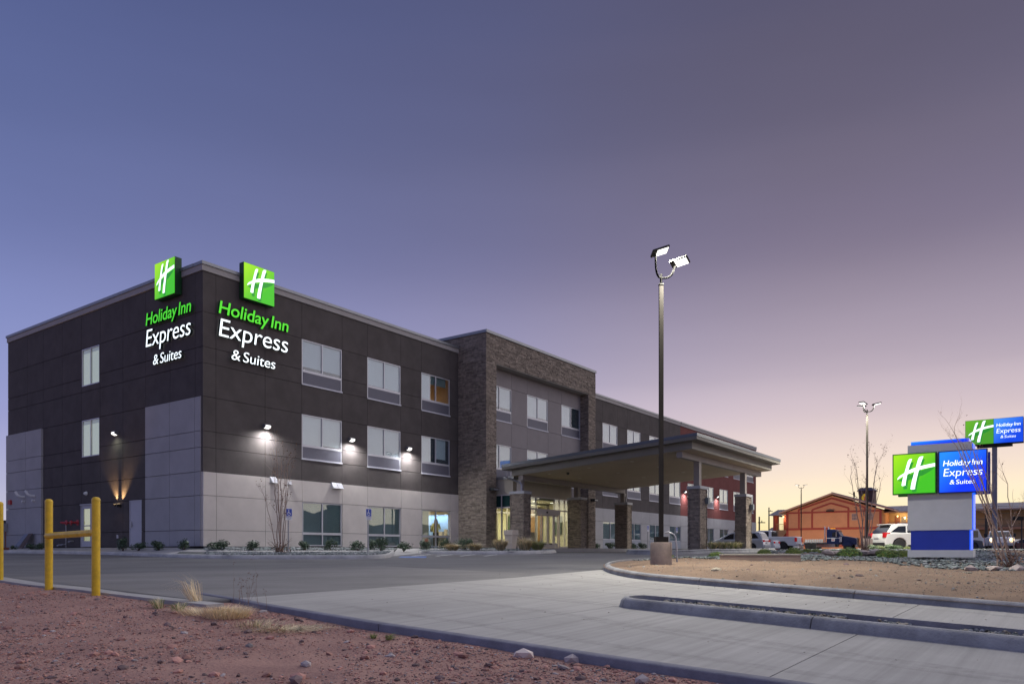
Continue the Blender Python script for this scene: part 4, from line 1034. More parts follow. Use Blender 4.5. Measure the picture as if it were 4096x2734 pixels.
def glyphs(body, weight=.018):
    """letters of a word as separate flat meshes in the builtin font: list of (verts, faces), word box"""
    if (body, weight) in _txt: return _txt[(body, weight)]
    cu = bpy.data.curves.new('t', 'FONT'); cu.body = body; cu.size = 1; cu.offset = weight; cu.resolution_u = 5; cu.space_character = .98; cu.space_word = .55
    ob = bpy.data.objects.new('t', cu); COL.objects.link(ob)
    bpy.context.view_layer.update()
    me = bpy.data.meshes.new_from_object(ob.evaluated_get(bpy.context.evaluated_depsgraph_get()))
    bm = bmesh.new(); bm.from_mesh(me); bmesh.ops.remove_doubles(bm, verts=bm.verts, dist=1e-5); bm.verts.ensure_lookup_table()
    seen = set(); isl_ = []
    for v in bm.verts:
        if v.index in seen: continue
        stack = [v]; comp = []
        seen.add(v.index)
        while stack:
            q = stack.pop(); comp.append(q)
            for e_ in q.link_edges:
                o_ = e_.other_vert(q)
                if o_.index not in seen: seen.add(o_.index); stack.append(o_)
        isl_.append(comp)
    groups = []
    for comp in sorted(isl_, key=lambda c: min(v.co.x for v in c)):
        x0, x1 = min(v.co.x for v in comp), max(v.co.x for v in comp)
        if groups and min(x1, groups[-1][1])-max(x0, groups[-1][0]) > .5*min(x1-x0, groups[-1][1]-groups[-1][0]):
            gq = groups[-1]; groups[-1] = (min(gq[0], x0), max(gq[1], x1), gq[2]+comp)
        else: groups.append((x0, x1, comp))
    out = []
    for _, _, comp in groups:
        idx = {v.index: i for i, v in enumerate(comp)}
        fs = [tuple(idx[v.index] for v in f.verts) for f in bm.faces if f.verts[0].index in idx]
        out.append(([(v.co.x, v.co.y) for v in comp], fs))
    bm.free(); bpy.data.objects.remove(ob); bpy.data.curves.remove(cu)
    _txt[(body, weight)] = out
    return out
def word(root, body, tf, a0, a1, zb, cap, b0, b1, face, shear=.14, weight=.018, side=None, name='letter'):
    gl = glyphs(body, weight)
    capu = .73
    P = [(x+y*shear*(1), y) for vs_, _ in gl for x, y in vs_]
    mn, mx_ = min(p[0] for p in P), max(p[0] for p in P)
    sx_ = (a1-a0)/(mx_-mn); sy_ = cap/capu
    for vs_, fs in gl:
        q = [(a0+(x+y*shear-mn)*sx_, zb+y*sy_) for x, y in vs_]; n = len(q)
        mb = MB(tf); bm = bmesh.new()
        vv = [bm.verts.new((x, 0, z)) for x, z in q]
        for f in fs:
            try: bm.faces.new([vv[i] for i in f])
            except ValueError: pass
        bnd = [e_ for e_ in bm.edges if len(e_.link_faces) == 1]
        ed = [(e_.verts[0].index if False else vv.index(e_.verts[0]), vv.index(e_.verts[1])) for e_ in bnd]; bm.free()
        mb.add([(x, b0, z) for x, z in q], fs, 0)
        if side:
            mb.add([(x, b0, z) for x, z in q]+[(x, b1, z) for x, z in q], [(i, j, j+n, i+n) for i, j in ed], 1)
        mb.build(name, [face, side] if side else face, root, fix=False)
def bez(p0, p1, p2, n=8): return [((1-t)**2*p0[0]+2*t*(1-t)*p1[0]+t*t*p2[0], (1-t)**2*p0[1]+2*t*(1-t)*p1[1]+t*t*p2[1]) for t in [i/n for i in range(n+1)]]
EL = [(.455, .085)]+bez((.40, .09), (.36, .10), (.335, .21), 5)+bez((.28, .42), (.215, .66), (.205, .745), 5)+bez((.20, .80), (.235, .815), (.295, .795), 4)+bez((.30, .72), (.34, .45), (.40, .25), 5)
ER = [(.725, .035)]+bez((.66, .04), (.61, .05), (.585, .17), 5)+bez((.52, .42), (.44, .72), (.425, .83), 5)+bez((.415, .90), (.45, .925), (.525, .90), 4)+bez((.53, .82), (.58, .52), (.66, .24), 5)
EC = bez((.095, .63), (.10, .56), (.22, .49), 5)+bez((.40, .38), (.62, .285), (1.0, .235), 8)+bez((1.0, .325), (.66, .37), (.46, .45), 8)+bez((.30, .51), (.18, .57), (.098, .635), 5)
ES = bez((.10, .66), (.30, .72), (.50, .60), 6)+bez((.70, .55), (.90, .45), (1.0, .34), 6)+bez((.90, .36), (.60, .42), (.40, .52), 6)
def emblem(root, tf, a0, z0, s, bf, mirror=False):
    def pl_(P, dx, dy): return [(a0+(u+dx)*s, z0+(1-(v+dy))*s) for u, v in P]
    for P, dx, dy in ((EL, .04, .09), (ER, .035, .075)):
        Q = [(min(max(x, a0+.003), a0+s-.003), min(max(z, z0+.003), z0+s-.003)) for x, z in pl_(P, dx, dy)]
        tri = tessellate_polygon([[Vector((x, z, 0)) for x, z in Q]])
        MB(tf).add([(x, bf-.003, z) for x, z in Q], [tuple(t) for t in tri]).build('emblem_shadow', m_shad, root, fix=False)
    Q = pl_(ES, 0, 0); tri = tessellate_polygon([[Vector((x, z, 0)) for x, z in Q]])
    MB(tf).add([(x, bf-.0045, z) for x, z in Q], [tuple(t) for t in tri]).build('emblem_shadow', m_shad, root, fix=False)
    for k, P in enumerate((EL, ER, EC)):
        Q = pl_(P, 0, 0); n = len(Q); tri = tessellate_polygon([[Vector((x, z, 0)) for x, z in Q]])
        bo = bf-.008-.0015*k
        MB(tf).add([(x, bo, z) for x, z in Q], [tuple(t) for t in tri]).build('emblem_stroke', m_wlet, root, fix=False)
def wall_sign(label, tf, loc, rot):
    rt = thing('hotel_sign', label, 'sign', loc, rot, 'lit letter signs on the hotel parapet')
    cs = MB(tf).box(1.71, 3.28, -.345, -.04, 10.68, 12.23).build('emblem_case', m_gbox, rt)
    MB(tf).box(1.725, 3.265, -.362, -.347, 10.695, 12.215).build('emblem_face', m_green, rt)
    emblem(rt, tf, 1.725, 10.695, 1.54, -.362)
    word(rt, 'Holiday Inn', tf, .63, 4.19, 9.80, .56, -.17, -.05, m_glet, .15, .010, m_lside)
    word(rt, 'Express', tf, .64, 4.16, 8.84, .80, -.17, -.05, m_wlet, .12, -.004, m_lside)
    word(rt, '& Suites', tf, 1.24, 3.47, 7.97, .47, -.17, -.05, m_wlet, .12, -.002, m_lside)
    for (a_, z_) in ((2.5, 9.95), (2.4, 9.1), (2.3, 8.1)):
        MB(tf).box(a_-1.0, a_+1.0, -.048, -.004, z_-.02, z_+.02).build('letter_raceway', m_lside, rt)
    return rt
p_ = HW(2.4, 0)
wall_sign('green and white lit hotel sign on the front wall right of the corner', lambda a, b, z: (a-2.4, b, z-7.9), (p_[0], p_[1], BZ+7.9), HROT)
p_ = HW(0, 2.37)
wall_sign('green and white lit hotel sign on the end wall left of the corner', lambda a, b, z: (a-2.4, b, z-7.9), (p_[0], p_[1], BZ+7.9), HROT-math.pi/2)

# monument sign: x runs to the right along the face, y away
SR = HROT-math.pi/2
m_mgrey = M('monument_grey', (.60, .62, .63), .55, var=.04)
m_mblue = M('monument_blue_panel', (.012, .03, .25), .22, emit=(.0, .012, .22), estr=.30, var=.1, vscale=3)
m_bglow = M('blue_light_strip', (.0, .1, .9), .4, emit=(.0, .10, 1.0), estr=1.0)
mg = isl_z(12.55, 22.45)
mon_ = thing('monument_sign', 'grey and blue monument sign with lit green emblem panel beside the drive', 'sign', (12.55, 22.45, 0), SR)
MB().box(-.05, .05, .35, .47, mg-.2, -.17).box(-.6, .6, .25, .55, mg-.3, mg-.02).build('footing', m_bronze, mon_)
MB().box(-.85, .83, 0, .80, -.175, .035).build('base', m_mgrey, mon_)
MB().box(-.77, .745, .04, .76, .036, .615).build('blue_plinth', m_mblue, mon_)
MB().box(-.85, .81, 0, .78, .62, 3.155).build('body', m_mgrey, mon_)
MB().box(.811, .835, .08, .74, .63, 3.10).build('light_strip', m_bglow, mon_)
MB().box(.746, .775, .06, .74, .04, .612).build('light_strip', m_bglow, mon_)
MB().box(-.77, .725, .06, .72, 3.156, 3.265).build('lit_crown', m_bluef, mon_)
MB().box(-1.235, -.075, -.16, -.004, 1.69, 2.905).box(-1.235, -.075, .784, .94, 1.69, 2.905).build('green_cabinet', M('green_cabinet', (.02, .16, .01), .5), mon_)
MB().box(-1.205, -.105, -.172, -.161, 1.72, 2.875).build('green_face', m_green, mon_)
emblem(mon_, idf, -1.205, 1.735, 1.10, -.172)
MB().box(-.02, 1.20, -.16, -.004, 1.68, 2.905).box(-.02, 1.20, .784, .94, 1.68, 2.905).build('blue_cabinet', M('blue_cabinet', (.004, .02, .2), .5), mon_)
MB().box(.01, 1.17, -.172, -.161, 1.71, 2.875).build('blue_face', m_bluef, mon_)
word(mon_, 'Holiday Inn', idf, .10, 1.08, 2.47, .165, -.176, -.172, m_wlet, .15, .006)
word(mon_, 'Express', idf, .11, 1.08, 2.17, .235, -.176, -.172, m_wlet, .12, -.006)
word(mon_, '& Suites', idf, .27, .89, 1.935, .135, -.176, -.172, m_wlet, .12, -.004)

py_ = thing('pylon_sign', 'tall pole sign with green emblem and blue name panel behind the monument sign', 'sign', (37.82, 60, 0), SR)
MB().box(-.17, .17, 0, .34, -.1, 8.2).build('pole', M('pylon_pole', (.25, .25, .30), .5), py_)
MB().box(-1.18, 1.18, -.2, .5, 8.18, 8.37).build('tray', m_bronze, py_)
MB().box(-1.95, 1.90, -.35, .65, 8.39, 10.33).build('cabinet', m_bronze, py_)
MB().box(-1.93, -.04, -.362, -.351, 8.41, 10.31).build('green_face', sign_face('sign_green_far', (.13, .44, .01), (.06, .32, .012), 1.0, .9), py_)
MB().box(-.02, 1.88, -.362, -.351, 8.41, 10.31).build('blue_face', sign_face('sign_blue_far', (.06, .30, .92), (.0, .06, .75), 1.0, .9), py_)
emblem(py_, idf, -1.92, 8.42, 1.88, -.362)
word(py_, 'Holiday Inn', idf, .14, 1.72, 9.68, .26, -.37, -.362, m_wlet, .15, .006)
word(py_, 'Express', idf, .15, 1.72, 9.17, .38, -.37, -.362, m_wlet, .12, -.006)
word(py_, '& Suites', idf, .42, 1.42, 8.78, .22, -.37, -.362, m_wlet, .12, -.004)

# ================================================================== lamps
def spot(name, parent, loc, energy, color, rot, angle=150, blend=.9, size=.2):
    l = bpy.data.lights.new(name, 'SPOT'); l.energy = energy; l.color = color; l.spot_size = R(angle); l.spot_blend = blend; l.shadow_soft_size = size
    o = bpy.data.objects.new(name, l); COL.objects.link(o); o.parent = parent; o.location = loc; o.rotation_euler = rot; return o
m_hse = M('lamp_housing_grey', (.075, .075, .072), .85, spec=.0)
m_arm = M('lamp_arm_grey', (.012, .012, .012), .95, spec=.0)
def lamp_pole(label, X, Y, zb, ztop, rot, heads, power, block=True, pw=.10):
    rt = thing('parking_lamp', label, 'lamp post', (X, Y, zb), rot, 'parking lot lamp posts')
    h = ztop-zb
    if block:
        b_ = smooth_ang(MB().lathe([(.30, -.25), (.30, .60), (.285, .63)], 20).build('concrete_base', M('lamp_base_concrete', (.25, .20, .175), .85, var=.25, vscale=3, bump=.3, bscale=30), rt), 40)
        MB().box(-.17, .17, -.17, .17, .63, .78).build('base_cover', m_bronze, rt)
    MB().box(-pw/2, pw/2, -pw/2, pw/2, .7 if block else -.1, h-.35).build('pole', m_bronze, rt)
    MB().box(-pw*.6, pw*.6, -pw*.6, pw*.6, h-.35, h-.33).build('pole_cap', m_hse, rt)
    smooth_ang(MB().tube([(0, 0, h-.34), (0, 0, h-.05)], .035, 10).build('tenon', m_arm, rt), 40)
    for (a, lift, hd, tilt, roll) in heads:
        ca, sa = math.cos(a), math.sin(a)
        arm = [(0, 0, h-.16), (ca*.18, sa*.18, h-.18), (ca*.30, sa*.30, h-.10), (ca*.36, sa*.36, h+.05), (ca*.37, sa*.37, h+.16+lift)]
        smooth_ang(MB().tube(smooth_path3(arm), .028, 8).build('arm', m_arm, rt), 50)
        # head: a thin rounded slab facing down, tipped outwards
        o = MB().box(-.12, .46, -.19, .19, .0, .07).build('lamp_head', m_hse, rt, (ca*.37, sa*.37, h+.20+lift)); bevel(o, .03, 2)
        o.scale = (.88, .88, .88); o.rotation_euler = (Matrix.Rotation(hd, 3, 'Z') @ Matrix.Rotation(-tilt, 3, 'Y') @ Matrix.Rotation(roll, 3, 'X')).to_euler()
        MB().box(.04, .41, -.155, .155, -.012, -.001).build('lens', m_led, o)
        area('lamp_light', o, (.225, 0, -.02), power, .36, (1, .955, .82), sizey=.30, spread=140)
    return rt
def smooth_path3(p):
    p = [Vector(v) for v in p]
    for _ in range(2):
        q = [p[0]]
        for a, b in zip(p, p[1:]): q += [a*.75+b*.25, a*.25+b*.75]
        q.append(p[-1]); p = q
    return [tuple(v) for v in p]
E1 = 380
lp1 = lamp_pole('tall dark lamp post with two lit heads on the gravel island', 4.15, 21.3, isl_z(4.15, 21.3)-.02, 7.75, 0, [(R(235), .20, R(8), R(20), R(-14)), (R(-20), -.03, R(-28), R(10), R(-16))], E1, pw=.115)
lp2 = lamp_pole('second lamp post with lit heads beside the bare tree and motel', 20.97, 45.2, T(45.2)+.15, 8.40, R(80), [(R(a_), 0, R(a_), R(12), 0) for a_ in (20, 140, 260)], E1*1.8)
lp3 = lamp_pole('distant two armed lamp post in front of the orange motel', 37.4, 99, T(99), 8.3, R(0), [(0, 0, 0, R(8), 0), (R(180), 0, R(180), R(8), 0)], 300)
# conduit on the first lamp base
MB().tube(smooth_path3([(4.15+.10, 21.2, .52), (4.38, 21.1, .52), (4.52, 21.06, .40), (4.54, 21.05, -.3)]), .022, 8).build('conduit', m_gal, None)
cd = bpy.data.objects['conduit']; cd.parent = lp1; cd.matrix_parent_inverse = (Matrix.Translation(lp1.location) @ Matrix.Rotation(0, 4, 'Z')).inverted()
# the far low lamps
def far_pole(label, X, Y, zt, r=.12, head=False, cross=True, name='utility_pole', cat='utility pole'):
    rt = thing(name, label, cat, (X, Y, T(Y)), 0, None)
    MB().tube([(0, 0, -.3), (0, 0, zt-T(Y))], [r, r*.75], 8).build('pole', M('wood_pole', (.09, .075, .06), .9), rt)
    if cross: MB().box(-.15, .7, -.05, .05, zt-T(Y)-.75, zt-T(Y)-.65).tube([(.3, 0, zt-T(Y)-.65), (.3, 0, zt-T(Y)-.45)], .05, 6).build('crossarm', MATS['wood_pole'], rt)
    if head: MB().box(-.9, .1, -.2, .2, zt-T(Y)-.05, zt-T(Y)+.35).build('lamp_head', m_bronze, rt)
    return rt
far_pole('dark wooden pole just right of the hotel end wall', 29.4, 91, 4.1, .11, cross=True)
far_pole('short wooden pole behind the left motel wing', 47.0, 140, 8.0, .14)
far_pole('dark utility pole behind the monument sign on the right', 53.3, 86, 5.2, .18)
far_pole('hooded street lamp at the far right edge', 53.6, 80.5, 3.3, .09, head=True, cross=False, name='street_lamp', cat='street lamp')

# wall packs
def wall_lamp(label, x, y, z, face, power, col, lens, name='wall_lamp', grp='lit wall lamps on the hotel'):
    """face: 0 front wall, 1 end wall"""
    p = HW(x, y); rt = thing(name, label, 'wall lamp', (p[0], p[1], BZ+z), HROT if face == 0 else SR, grp)
    MB().prism([(-.004, .10), (-.15, .10), (-.20, -.01), (-.20, -.04), (-.004, -.10)], -.15, .15, 'x').build('housing', M('wall_pack_grey', (.16, .16, .17), .5), rt)
    MB().add([(-.13, -.205, -.045), (.13, -.205, -.045), (.13, -.06, -.105), (-.13, -.06, -.105), (-.13, -.212, .035), (.13, -.212, .035)], [(0, 1, 2, 3), (0, 1, 5, 4)]).build('lens', lens, rt, fix=False)
    spot('wall_light', rt, (0, -.32, -.08), power, col, (R(-16), 0, 0), 176, 1.0, .06)
    return rt
cw = (.98, .98, 1.0)
for i, x_ in enumerate((3.07, 8.07, 12.18)):
    wall_lamp(['lit wall lamp on dark wall between the hotel corner and first window', 'lit wall lamp between the first and second window columns', 'lit wall lamp between the second and third window columns'][i], x_, 0, 5.36, 0, 560, cw, m_led)
for i, x_ in enumerate((49.4, 57.6)):
    wall_lamp(['lit wall lamp at the left edge of the red wing', 'lit wall lamp farther right on the red wing'][i], x_, 0, 5.36, 0, 320, cw, m_led)
wall_lamp('greenish lit wall lamp beside the lower end wall window', 0, 6.97, 5.3, 1, 30, (.9, 1, .75), m_led)
for x_, y_, lab in ((17.0, -2.08, 'unlit grey floodlight on the left stone pier of the entrance tower'), (28.6, -2.08, 'unlit grey floodlight on the right stone pier behind the canopy')):
    p = HW(x_, y_); rt = thing('flood_light', lab, 'floodlight', (p[0], p[1], BZ+3.35), HROT)
    MB().box(-.25, .25, -.32, -.02, -.06, .10).build('housing', m_hse, rt); MB().box(-.2, .2, -.34, -.321, -.04, .06).build('lens', M('dim_lens', (.3, .3, .32), .3), rt)
# twin emergency light over the end door, throwing two warm beams up the wall
p = HW(0, 6.70); el_ = thing('door_light', 'twin headed warm light between the two end wall doors', 'wall lamp', (p[0], p[1], BZ+1.90), SR)
MB().box(-.12, .12, -.08, -.004, -.05, .06).build('housing', m_bronze, el_)
for s_ in (-1, 1):
    MB().lathe([(.02, -.02), (.07, .05), (.075, .09)], 12, (s_*.16, -.16, 0)).build('lamp_head', m_bronze, el_)
    MB().lathe([(.065, .085), (.065, .095)], 12, (s_*.16, -.16, 0)).build('lens', m_warm, el_)
    spot('door_beam', el_, (s_*.16, -.15, .12), 300, (1, .62, .28), (R(180-9), R(s_*20), 0), 54, .95, .03)
area('door_glow', el_, (0, -.2, .05), 3.5, .2, (1, .65, .3), rot=(R(-60), 0, 0))
# ================================================================== vehicles
def paint(name, col, metal=.0, rough=.28): return M(name, col, rough, metal, spec=.6)
def arch_profile(bottom_z, top_pts, x_rear, x_front, wheels, r_arch):
    """closed side outline: along the sill from rear to front with wheel arches, then back over the top"""
    P = [(x_rear, bottom_z+.12), (x_rear+.08, bottom_z)]
    for wx, wz in sorted(wheels):
        a0 = math.asin(max(-1, min(1, (bottom_z-wz)/r_arch)))
        n = 8
        for k in range(n+1):
            a = math.pi-a0-(math.pi-2*a0)*k/n; P.append((wx+r_arch*math.cos(a), wz+r_arch*math.sin(a)))
    P += [(x_front-.10, bottom_z), (x_front, bottom_z+.14)]
    return P+top_pts
def wheel(parent, x, y, z, r, w=.24, out=1, spokes=5):
    t = smooth_ang(MB().lathe([(r*.62, -w/2), (r*.95, -w/2), (r, -w/2+.03), (r, w/2-.03), (r*.95, w/2), (r*.62, w/2)], 24, (0, 0, 0), 'y').build('wheel', m_tyre, parent, (x, y, z)), 40)
    yo = out*w/2
    rim = MB().lathe([(r*.64, yo*.55), (r*.64, yo*.96), (r*.60, yo*.98), (r*.58, yo*.7)], 24, (0, 0, 0), 'y').lathe([(r*.16, yo*.6), (r*.14, yo*.98)], 10, (0, 0, 0), 'y')
    for k in range(spokes):
        a = 2*math.pi*k/spokes+.3; ca, sa = math.cos(a), math.sin(a); wv = r*.09
        P = [(ca*r*.1-sa*wv, yo*.72, sa*r*.1+ca*wv), (ca*r*.1+sa*wv, yo*.72, sa*r*.1-ca*wv), (ca*r*.6+sa*wv, yo*.72, sa*r*.6-ca*wv), (ca*r*.6-sa*wv, yo*.72, sa*r*.6+ca*wv)]
        Q = [(p[0], yo*.93, p[2]) for p in P]
        rim.hexa(P+Q)
    rim.lathe([(r*.60, yo*.3), (r*.60, yo*.36)], 16, (0, 0, 0), 'y', 0)
    smooth_ang(rim.build('rim', m_rim, t), 35)
    return t
def cab_y(z, zb, zr, wb, wr): return wb+(wr-wb)*(z-zb)/(zr-zb)
def vehicle(name, label, cat, X, Y, rot, d, zoff=0., scale=1., group=None):
    rt = thing(name, label, cat, (X, Y, T(Y)+zoff), rot, group); rt.scale = (scale,)*3
    w = d['w']; col = d['paint']; zb = d['belt']; zr = d['roof']; wr = d['wr']
    body = MB().prism(arch_profile(d['sill'], d['top'], d['xr'], d['xf'], d['wheels'], d['ra']), -w, w, 'y').build('body', col, rt)
    bevel(body, .05, 3, 30); smooth_ang(body, 60)
    inner = MB().box(d['xr']+.2, d['xf']-.2, -w+.12, w-.12, d['sill']+.05, zb-.1).build('underbody', m_black, rt)
    if d.get('cabin'):
        C_ = d['cabin']   # (x,z) outline, belt points first/last
        lo = [(x, z) for x, z in C_]
        vs_ = []; n = len(lo)
        for s in (-1, 1):
            for x, z in lo: vs_.append((x, s*cab_y(z, zb, zr, w-.04, wr), z))
        fs = [tuple(range(n)), tuple(range(n, 2*n))[::-1]]+[(i, n+i, n+(i+1) % n, (i+1) % n) for i in range(n)]
        cb = MB().add(vs_, fs).build('cabin', col, rt); bevel(cb, .05, 3, 25); smooth_ang(cb, 60)
        for k, P in enumerate(d['sidewin']):
            for s in (-1, 1):
                Q = [(x, s*(cab_y(z, zb, zr, w-.04, wr)+.008), z) for x, z in P]; Q2 = [(x, s*(cab_y(z, zb, zr, w-.04, wr)-.03), z) for x, z in P]; m_ = len(P)
                MB().add(Q+Q2, [tuple(range(m_)), tuple(range(m_, 2*m_))]+[(i, (i+1) % m_, m_+(i+1) % m_, m_+i) for i in range(m_)]).build('side_window', m_carglass, rt)
        for nm, ((xa, za), (xb, zb_)), o_ in (('windscreen', d['front_glass'], .012), ('rear_window', d['rear_glass'], -.012)):
            dx, dz = xb-xa, zb_-za; l = math.hypot(dx, dz); nx_, nz_ = dz/l, -dx/l
            if (nx_ > 0) != (o_ > 0): nx_, nz_ = -nx_, -nz_
            P = []
            for k_ in (0, 1):
                for (x, z) in ((xa, za), (xb, zb_)):
                    yy = cab_y(z, zb, zr, w-.04, wr)-.07
                    P += [(x+nx_*(.014-.03*k_), -yy, z+nz_*(.014-.03*k_)), (x+nx_*(.014-.03*k_), yy, z+nz_*(.014-.03*k_))]
            MB().add(P, [(0, 1, 3, 2), (4, 6, 7, 5), (0, 2, 6, 4), (1, 5, 7, 3), (0, 4, 5, 1), (2, 3, 7, 6)]).build(nm, m_carglass, rt)
    for wx, wz in d['wheels']:
        for s in (-1, 1): wheel(rt, wx, s*(w-.13), wz, d['rw'], out=s, spokes=d.get('spokes', 5))
    for nm, m_, (x0, x1, y0, y1, z0, z1) in d['bits']:
        for s in ((-1, 1) if y0 >= 0 and nm not in ('licence_plate', 'grille', 'bumper', 'rear_trim', 'roof_rack_bar') else (1,)):
            bevel(MB().box(x0, x1, *sorted((s*y0, s*y1)), z0, z1).build(nm, m_, rt), .015, 2)
    return rt
m_silver = paint('silver_car_paint', (.50, .52, .55), .5, .3); m_wcar = paint('white_car_paint', (.70, .72, .74)); m_pearl = paint('pearl_white_paint', (.58, .58, .565)); m_navy = paint('navy_truck_paint', (.008, .018, .075)); m_redcar = paint('red_car_paint', (.45, .02, .02)); m_dkcar = paint('dark_blue_car_paint', (.03, .05, .08))
m_head = M('clear_head_lens', (.6, .6, .62), .1, spec=.8); m_amber = M('amber_lens', (.8, .3, .02), .2, emit=(1, .4, .03), estr=.5); m_plate = M('licence_plate', (.7, .7, .7), .5)
VAN = dict(w=.98, paint=m_silver, belt=1.02, roof=1.74, wr=.76, sill=.24, xr=-2.55, xf=2.55, ra=.40, rw=.345, wheels=[(-1.50, .345), (1.50, .345)],
           top=[(2.55, .55), (2.48, .74), (2.2, .86), (1.62, 1.02), (-2.42, 1.05), (-2.52, .80)], cabin=[(1.72, 1.0), (.55, 1.63), (.1, 1.72), (-1.9, 1.72), (-2.12, 1.66), (-2.46, 1.0)],
           sidewin=[[(1.30, 1.06), (.48, 1.52), (.15, 1.58), (.12, 1.08)], [(.05, 1.08), (.08, 1.59), (-.85, 1.60), (-.85, 1.09)], [(-.95, 1.10), (-.95, 1.60), (-1.75, 1.57), (-2.10, 1.15)]],
           front_glass=((1.55, 1.09), (.62, 1.59)), rear_glass=((-2.19, 1.58), (-2.40, 1.12)),
           bits=[('tail_light', m_tail, (-2.57, -2.15, .62, .955, .84, .99)), ('rear_trim', m_tail, (-2.575, -2.5, -.60, .60, .90, .95)), ('headlight', m_head, (1.95, 2.5, .55, .93, .62, .80)), ('licence_plate', m_plate, (-2.59, -2.54, -.25, .25, .66, .82)), ('bumper', m_silver, (-2.62, -2.3, -.90, .90, .32, .58)),
                 ('door_handle', m_silver, (.0, .22, .965, 1.0, .93, .98)), ('mirror', m_silver, (1.0, 1.2, .95, 1.18, 1.05, 1.22))])
SEDAN = dict(w=.91, paint=m_wcar, belt=.93, roof=1.45, wr=.66, sill=.22, xr=-2.4, xf=2.4, ra=.37, rw=.325, wheels=[(-1.42, .325), (1.42, .325)],
             top=[(2.4, .55), (2.3, .70), (1.35, .90), (-1.7, .97), (-2.34, .99), (-2.4, .75)], cabin=[(1.35, .90), (.35, 1.38), (-.1, 1.44), (-.9, 1.42), (-1.85, .96)],
             sidewin=[[(1.05, .97), (.35, 1.32), (-.05, 1.36), (-.1, .97)], [(-.2, .97), (-.15, 1.36), (-.8, 1.34), (-1.4, 1.0)]],
             front_glass=((1.28, .96), (.42, 1.36)), rear_glass=((-.98, 1.39), (-1.78, 1.0)),
             bits=[('tail_light', m_tail, (-2.42, -2.05, .50, .895, .72, .90)), ('headlight', m_head, (2.0, 2.38, .52, .88, .56, .70)), ('licence_plate', m_plate, (-2.43, -2.38, -.25, .25, .70, .86)), ('bumper', m_wcar, (-2.46, -2.2, -.84, .84, .30, .55)), ('mirror', m_wcar, (.85, 1.0, .86, 1.06, .95, 1.08))])
PICK = dict(w=1.02, paint=m_wcar, belt=1.30, roof=2.0, wr=.78, sill=.52, xr=-3.1, xf=3.1, ra=.50, rw=.42, wheels=[(-1.85, .42), (2.05, .42)],
            top=[(3.1, .85), (3.08, 1.22), (2.85, 1.32), (1.35, 1.36), (-.70, 1.37), (-.72, 1.37), (-3.08, 1.37), (-3.1, 1.0)], cabin=[(1.45, 1.32), (.75, 1.92), (.4, 1.99), (-.55, 1.98), (-.75, 1.90), (-.80, 1.32)],
            sidewin=[[(1.15, 1.38), (.70, 1.85), (.35, 1.88), (.32, 1.38)], [(.22, 1.38), (.25, 1.88), (-.50, 1.87), (-.55, 1.40)]],
            front_glass=((1.36, 1.40), (.84, 1.86)), rear_glass=((-.76, 1.84), (-.79, 1.42)),
            bits=[('tail_light', m_tail, (-3.13, -2.95, .78, 1.035, .90, 1.28)), ('headlight', m_head, (2.7, 3.12, .65, 1.0, .95, 1.2)), ('bumper', m_chrome, (-3.30, -3.08, -.95, .95, .52, .72)), ('grille', m_chrome, (3.08, 3.14, -.62, .62, .80, 1.22)), ('licence_plate', m_plate, (-3.32, -3.29, -.2, .2, .56, .70)), ('mirror', m_black, (1.0, 1.15, 1.02, 1.3, 1.4, 1.72)),
                  ('door_handle', m_black, (-.45, -.25, 1.0, 1.035, 1.18, 1.22)), ('fender_lip', m_black, (-2.1, -1.6, 1.0, 1.028, .935, .955))])
SUV = dict(w=.96, paint=m_pearl, belt=1.10, roof=1.70, wr=.72, sill=.30, xr=-2.35, xf=2.35, ra=.45, rw=.385, wheels=[(-1.42, .385), (1.42, .385)],
           top=[(2.35, .62), (2.28, .95), (1.2, 1.10), (-1.7, 1.14), (-2.25, 1.10), (-2.35, .72)], cabin=[(1.30, 1.06), (.45, 1.60), (.0, 1.69), (-1.45, 1.69), (-1.80, 1.62), (-2.26, 1.06)],
           sidewin=[[(.98, 1.15), (.42, 1.52), (.02, 1.57), (-.02, 1.15)], [(-.12, 1.15), (-.08, 1.575), (-.85, 1.57), (-.92, 1.15)], [(-1.02, 1.15), (-.95, 1.57), (-1.42, 1.54), (-1.98, 1.18)]],
           front_glass=((1.22, 1.12), (.52, 1.57)), rear_glass=((-1.86, 1.56), (-2.22, 1.14)),
           bits=[('tail_light', m_tail, (-2.36, -2.02, .66, .955, .86, 1.16)), ('headlight', m_head, (1.95, 2.33, .58, .93, .74, .92)), ('bumper', m_black, (-2.42, -2.1, -.90, .90, .34, .55)), ('side_cladding', m_black, (-.92, .92, .93, .972, .28, .42)), ('rear_spoiler', m_pearl, (-1.98, -1.55, .0, .66, 1.64, 1.70)), ('licence_plate', m_plate, (-2.38, -2.33, -.25, .25, .82, .98)),
                 ('roof_rail', m_chrome, (-1.4, .1, .62, .66, 1.71, 1.745)), ('door_handle', m_pearl, (-.55, -.33, .94, .985, .99, 1.03)), ('mirror', m_pearl, (.75, .92, .93, 1.15, 1.12, 1.28))])
IN = HROT+math.pi/2     # nose towards the hotel
p = HW(49.7, -5.1); vehicle('minivan', 'silver minivan parked behind the canopy columns, nose to the hotel', 'minivan', p[0], p[1], IN, VAN)
p = HW(52.7, -5.2); vehicle('sedan', 'white sedan parked between the silver minivan and the white pickup', 'car', p[0], p[1], IN, SEDAN)
p = HW(55.9, -5.6); pk = vehicle('pickup_truck', 'white pickup with a headache rack and red tail lights beside the sedan', 'pickup', p[0], p[1], IN, PICK)
hr = MB()
for k in range(7): hr.box(-.90, -.86, -.85+k*.28, -.82+k*.28, 1.38, 1.98)
for z_ in (1.40, 1.68, 1.94): hr.box(-.905, -.855, -.88, .88, z_, z_+.04)
